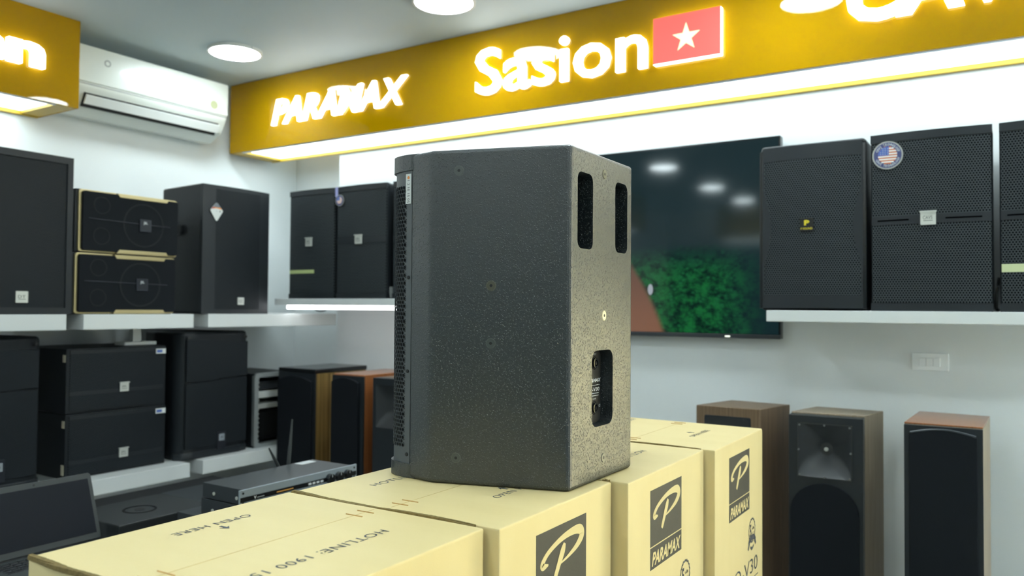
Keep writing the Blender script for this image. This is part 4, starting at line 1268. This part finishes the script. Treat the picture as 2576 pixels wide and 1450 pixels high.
# cables
tag(add('cable', tube(B(), spline([(-.0435, 3.15, z(.006)), (-.046, 2.95, z(.008)), (-.0465, 2.9, z(.02)), (-.0445, 2.89, z(.06)), (-.041, 2.89, z(.085)), (-.0405, 2.95, z(.105)), (-.0435, 3.15, z(.11))], 6), .0042), CABLE), 'black cable hanging in the gap between the two right speakers', 'cable')
tag(add('cable', tube(B(), spline([(-3.245, 3.1, z(.008)), (-3.225, 3.1, z(-.016)), (-3.185, 3.1, z(-.024)), (-3.145, 3.1, z(-.016)), (-3.12, 3.1, z(.008))], 6), .004), CABLE), 'thin cable looping below the lit shelf in the corner', 'cable')

# ================================================================ counter with laptop, player and rack units
TBZ = z(-.735)
tb = thing('counter', 'dark counter behind the cartons carrying laptop and rack units', 'counter', (-2.3, 1.35, 0))
add('worktop', box(B(), -2.95, -1.80, .35, 2.25, TBZ-.03, TBZ, .004), mat('counter_top', (.010, .011, .012), .55), tb, True)
for x0, y0 in ((-2.92, .4), (-1.88, .4), (-2.92, 2.17), (-1.88, 2.17)):
    add('leg', box(B(), x0, x0+.05, y0, y0+.05, 0, TBZ-.03), BLACK_FRAME, tb, True)
lt = thing('laptop', 'open dark grey laptop at the lower left edge behind the nearest carton', 'laptop', (-2.25, 1.22, TBZ))
HX, HZ, LY0_, LY1_ = -2.345, z(-.706), 1.055, 1.392
add('base', box(B(), HX, HX+.235, LY0_, LY1_, TBZ, HZ, .004), LAPTOP_GREY, lt, True)
ta = math.radians(20)
uv = Vector((-math.sin(ta), 0, math.cos(ta)))
O = Vector((HX+.004, 0, HZ))
lid = add('lid', slab(B(), [(LY0_, .004), (LY1_, .004), (LY1_, .196), (LY1_-.006, .203), (LY0_+.006, .203), (LY0_, .196)], O, YU, uv, -.007, 0, .002), LAPTOP_GREY, lt, True)
add('screen', slab(B(), [(LY0_+.012, .022), (LY1_-.012, .022), (LY1_-.012, .186), (LY0_+.012, .186)], O, YU, uv, 0, .0006), SCREEN_BLACK, lid, True)
add('webcam', slab(B(), circ(.003, 10, (LY0_+LY1_)/2, .194), O, YU, uv, 0, .0008), DARK_SLOT, lid, True)
for rr in range(5):
    for k in range(14):
        x0 = HX+.028+rr*.019
        y0 = LY0_+.016+k*.0219
        add('key', box(B(), x0, x0+.0155, y0, y0+.0185, HZ-.001, HZ+.0022, .0012, 1), KEY, lt, True)

# black flat player with a round emblem
pl = thing('disc_player', 'flat black player with a round emblem on its lid beside the laptop', 'player', (-2.42, 1.56, TBZ))
add('body', box(B(), -2.555, -2.275, 1.405, 1.735, TBZ, z(-.662), .006), mat('player_black', (.018, .021, .022), .5), pl, True)
O = (-2.405, 1.555, z(-.662))
add('emblem_ring', ring(B(), O, XR, YU, .052, .044, 0, .0012, 36), BLACK_GLOSS, pl, True)
add('emblem_core', slab(B(), circ(.016, 24), O, XR, YU, 0, .0014), DARK_SLOT, pl, True)
t = thing('amplifier', 'low dark amplifier behind the player under the rear counter edge', 'amplifier', (-2.45, 1.93, TBZ))
add('body', box(B(), -2.62, -2.26, 1.77, 2.15, TBZ, z(-.678), .005), RACK_DARK, t, True)
add('front_panel', box(B(), -2.26, -2.25, 1.765, 2.155, TBZ+.003, z(-.675), .002), BLACK_FRAME, t, True)

# rack units: two alike, and a wider one under them
def rack_unit(label, x0, x1, y0, y1, z0, z1, detail, grp=None):
    t = thing('rack_unit', label, 'rack unit', ((x0+x1)/2, (y0+y1)/2, z0), 0, grp)
    add('chassis', box(B(), x0, x1-.006, y0+.018, y1-.018, z0+.001, z1, .0012), RACK_DARK, t, True)
    fp = add('face_plate', box(B(), x1-.006, x1, y0, y1, z0, z1+.002, .0012), RACK_FACE, t, True)
    zc_ = (z0+z1)/2
    if detail:
        add('display_strip', box(B(), x1, x1+.0012, y0+.002, y1-.003, zc_-.011, zc_+.003, .0005), BLACK_GLOSS, fp, True)
        for k in range(3):
            O = Vector((x1, y0+.352+k*.040, zc_-.001))
            kb = add('knob', slab(B(), circ(.0155, 24), O, YU, ZU, 0, .016, .002), BLACK_GLOSS, t, True)
            add('knob_mark', slab(B(), [(-.001, .005), (.001, .005), (.001, .014), (-.001, .014)], O, YU, ZU, .016, .0164), LIGHT_INK, kb, True)
        for k in range(4):
            add('button', box(B(), x1, x1+.003, y0+.262+k*.017, y0+.274+k*.017, zc_-.008, zc_-.001, .001), LIGHT_INK, t, True)
        text('face_text', 'V', (x1+.0012, y0+.050, zc_-.008), YU, ZU, .009, .009, WHITE_INK, fp, bold=.02, world=True)
        add('face_line', box(B(), x1+.0012, x1+.0015, y0+.062, y0+.088, zc_-.006, zc_-.0045), LIGHT_INK, fp, True)
        add('amber_readout', box(B(), x1+.0012, x1+.0016, y0+.135, y0+.200, zc_-.006, zc_-.003), emit('amber_readout', (.8, .4, .08), .12), fp, True)
        for y_ in (y0+.012, y1-.012):
            for zz in (z0+.008, z1-.008):
                add('ear_screw', slab(B(), circ(.0035, 10), (x1, y_, zz), YU, ZU, 0, .0012), DARK_SLOT, fp, True)
    for k in (.28, .82):
        O = (x0+(x1-x0)*k, y0+.018, z0+.018)
        add('side_screw', slab(B(), circ(.0052, 12), O, XR, ZU, 0, .002), SILVER, t, True)
    return t
t = rack_unit('topmost rack unit with three black knobs, silver face and antennas behind the cartons', -2.072, -1.882, 1.526, 2.006, z(-.577), z(-.532), True)
for base, top in (((-2.09, 1.894, -.55), (-2.09, 1.909, -.385)), ((-2.09, 1.859, -.55), (-2.085, 1.806, -.469))):
    b0, b1 = Vector((base[0], base[1], z(base[2]))), Vector((top[0], top[1], z(top[2])))
    add('antenna', tube(B(), [b0, b0.lerp(b1, .35), b0.lerp(b1, .6), b1], [.0062, .0062, .0048, .0026], 10), mat('antenna_black', (.04, .045, .045), .4) if 'antenna_black' not in bpy.data.materials else bpy.data.materials['antenna_black'], t, True)
add('top_label', box(B(), -2.066, -2.03, 1.90, 1.965, z(-.532), z(-.5315)), LIGHT_INK, t, True)
rack_unit('middle rack unit directly under the one with knobs', -2.078, -1.885, 1.526, 2.006, z(-.628), z(-.579), False)
rack_unit('lowest dark rack unit of the stack on the counter', -2.17, -1.86, 1.51, 2.02, TBZ, z(-.630), False)

# ================================================================ behind the camera: curtain (seen mirrored in the television), widened to darken the speaker's reflection
bm = B()
prev = None
for i in range(301):
    x = -3.7 + 6.1*i/300
    yy = YF+.06 + .025*math.sin(i*.85)
    cur = [bm.verts.new((x, yy, .05)), bm.verts.new((x, yy, 2.2))]
    if prev: bm.faces.new((prev[0], cur[0], cur[1], prev[1]))
    prev = cur
tag(add('curtain', bm, CURTAIN), 'long teal curtain on the wall behind the camera', 'curtain')
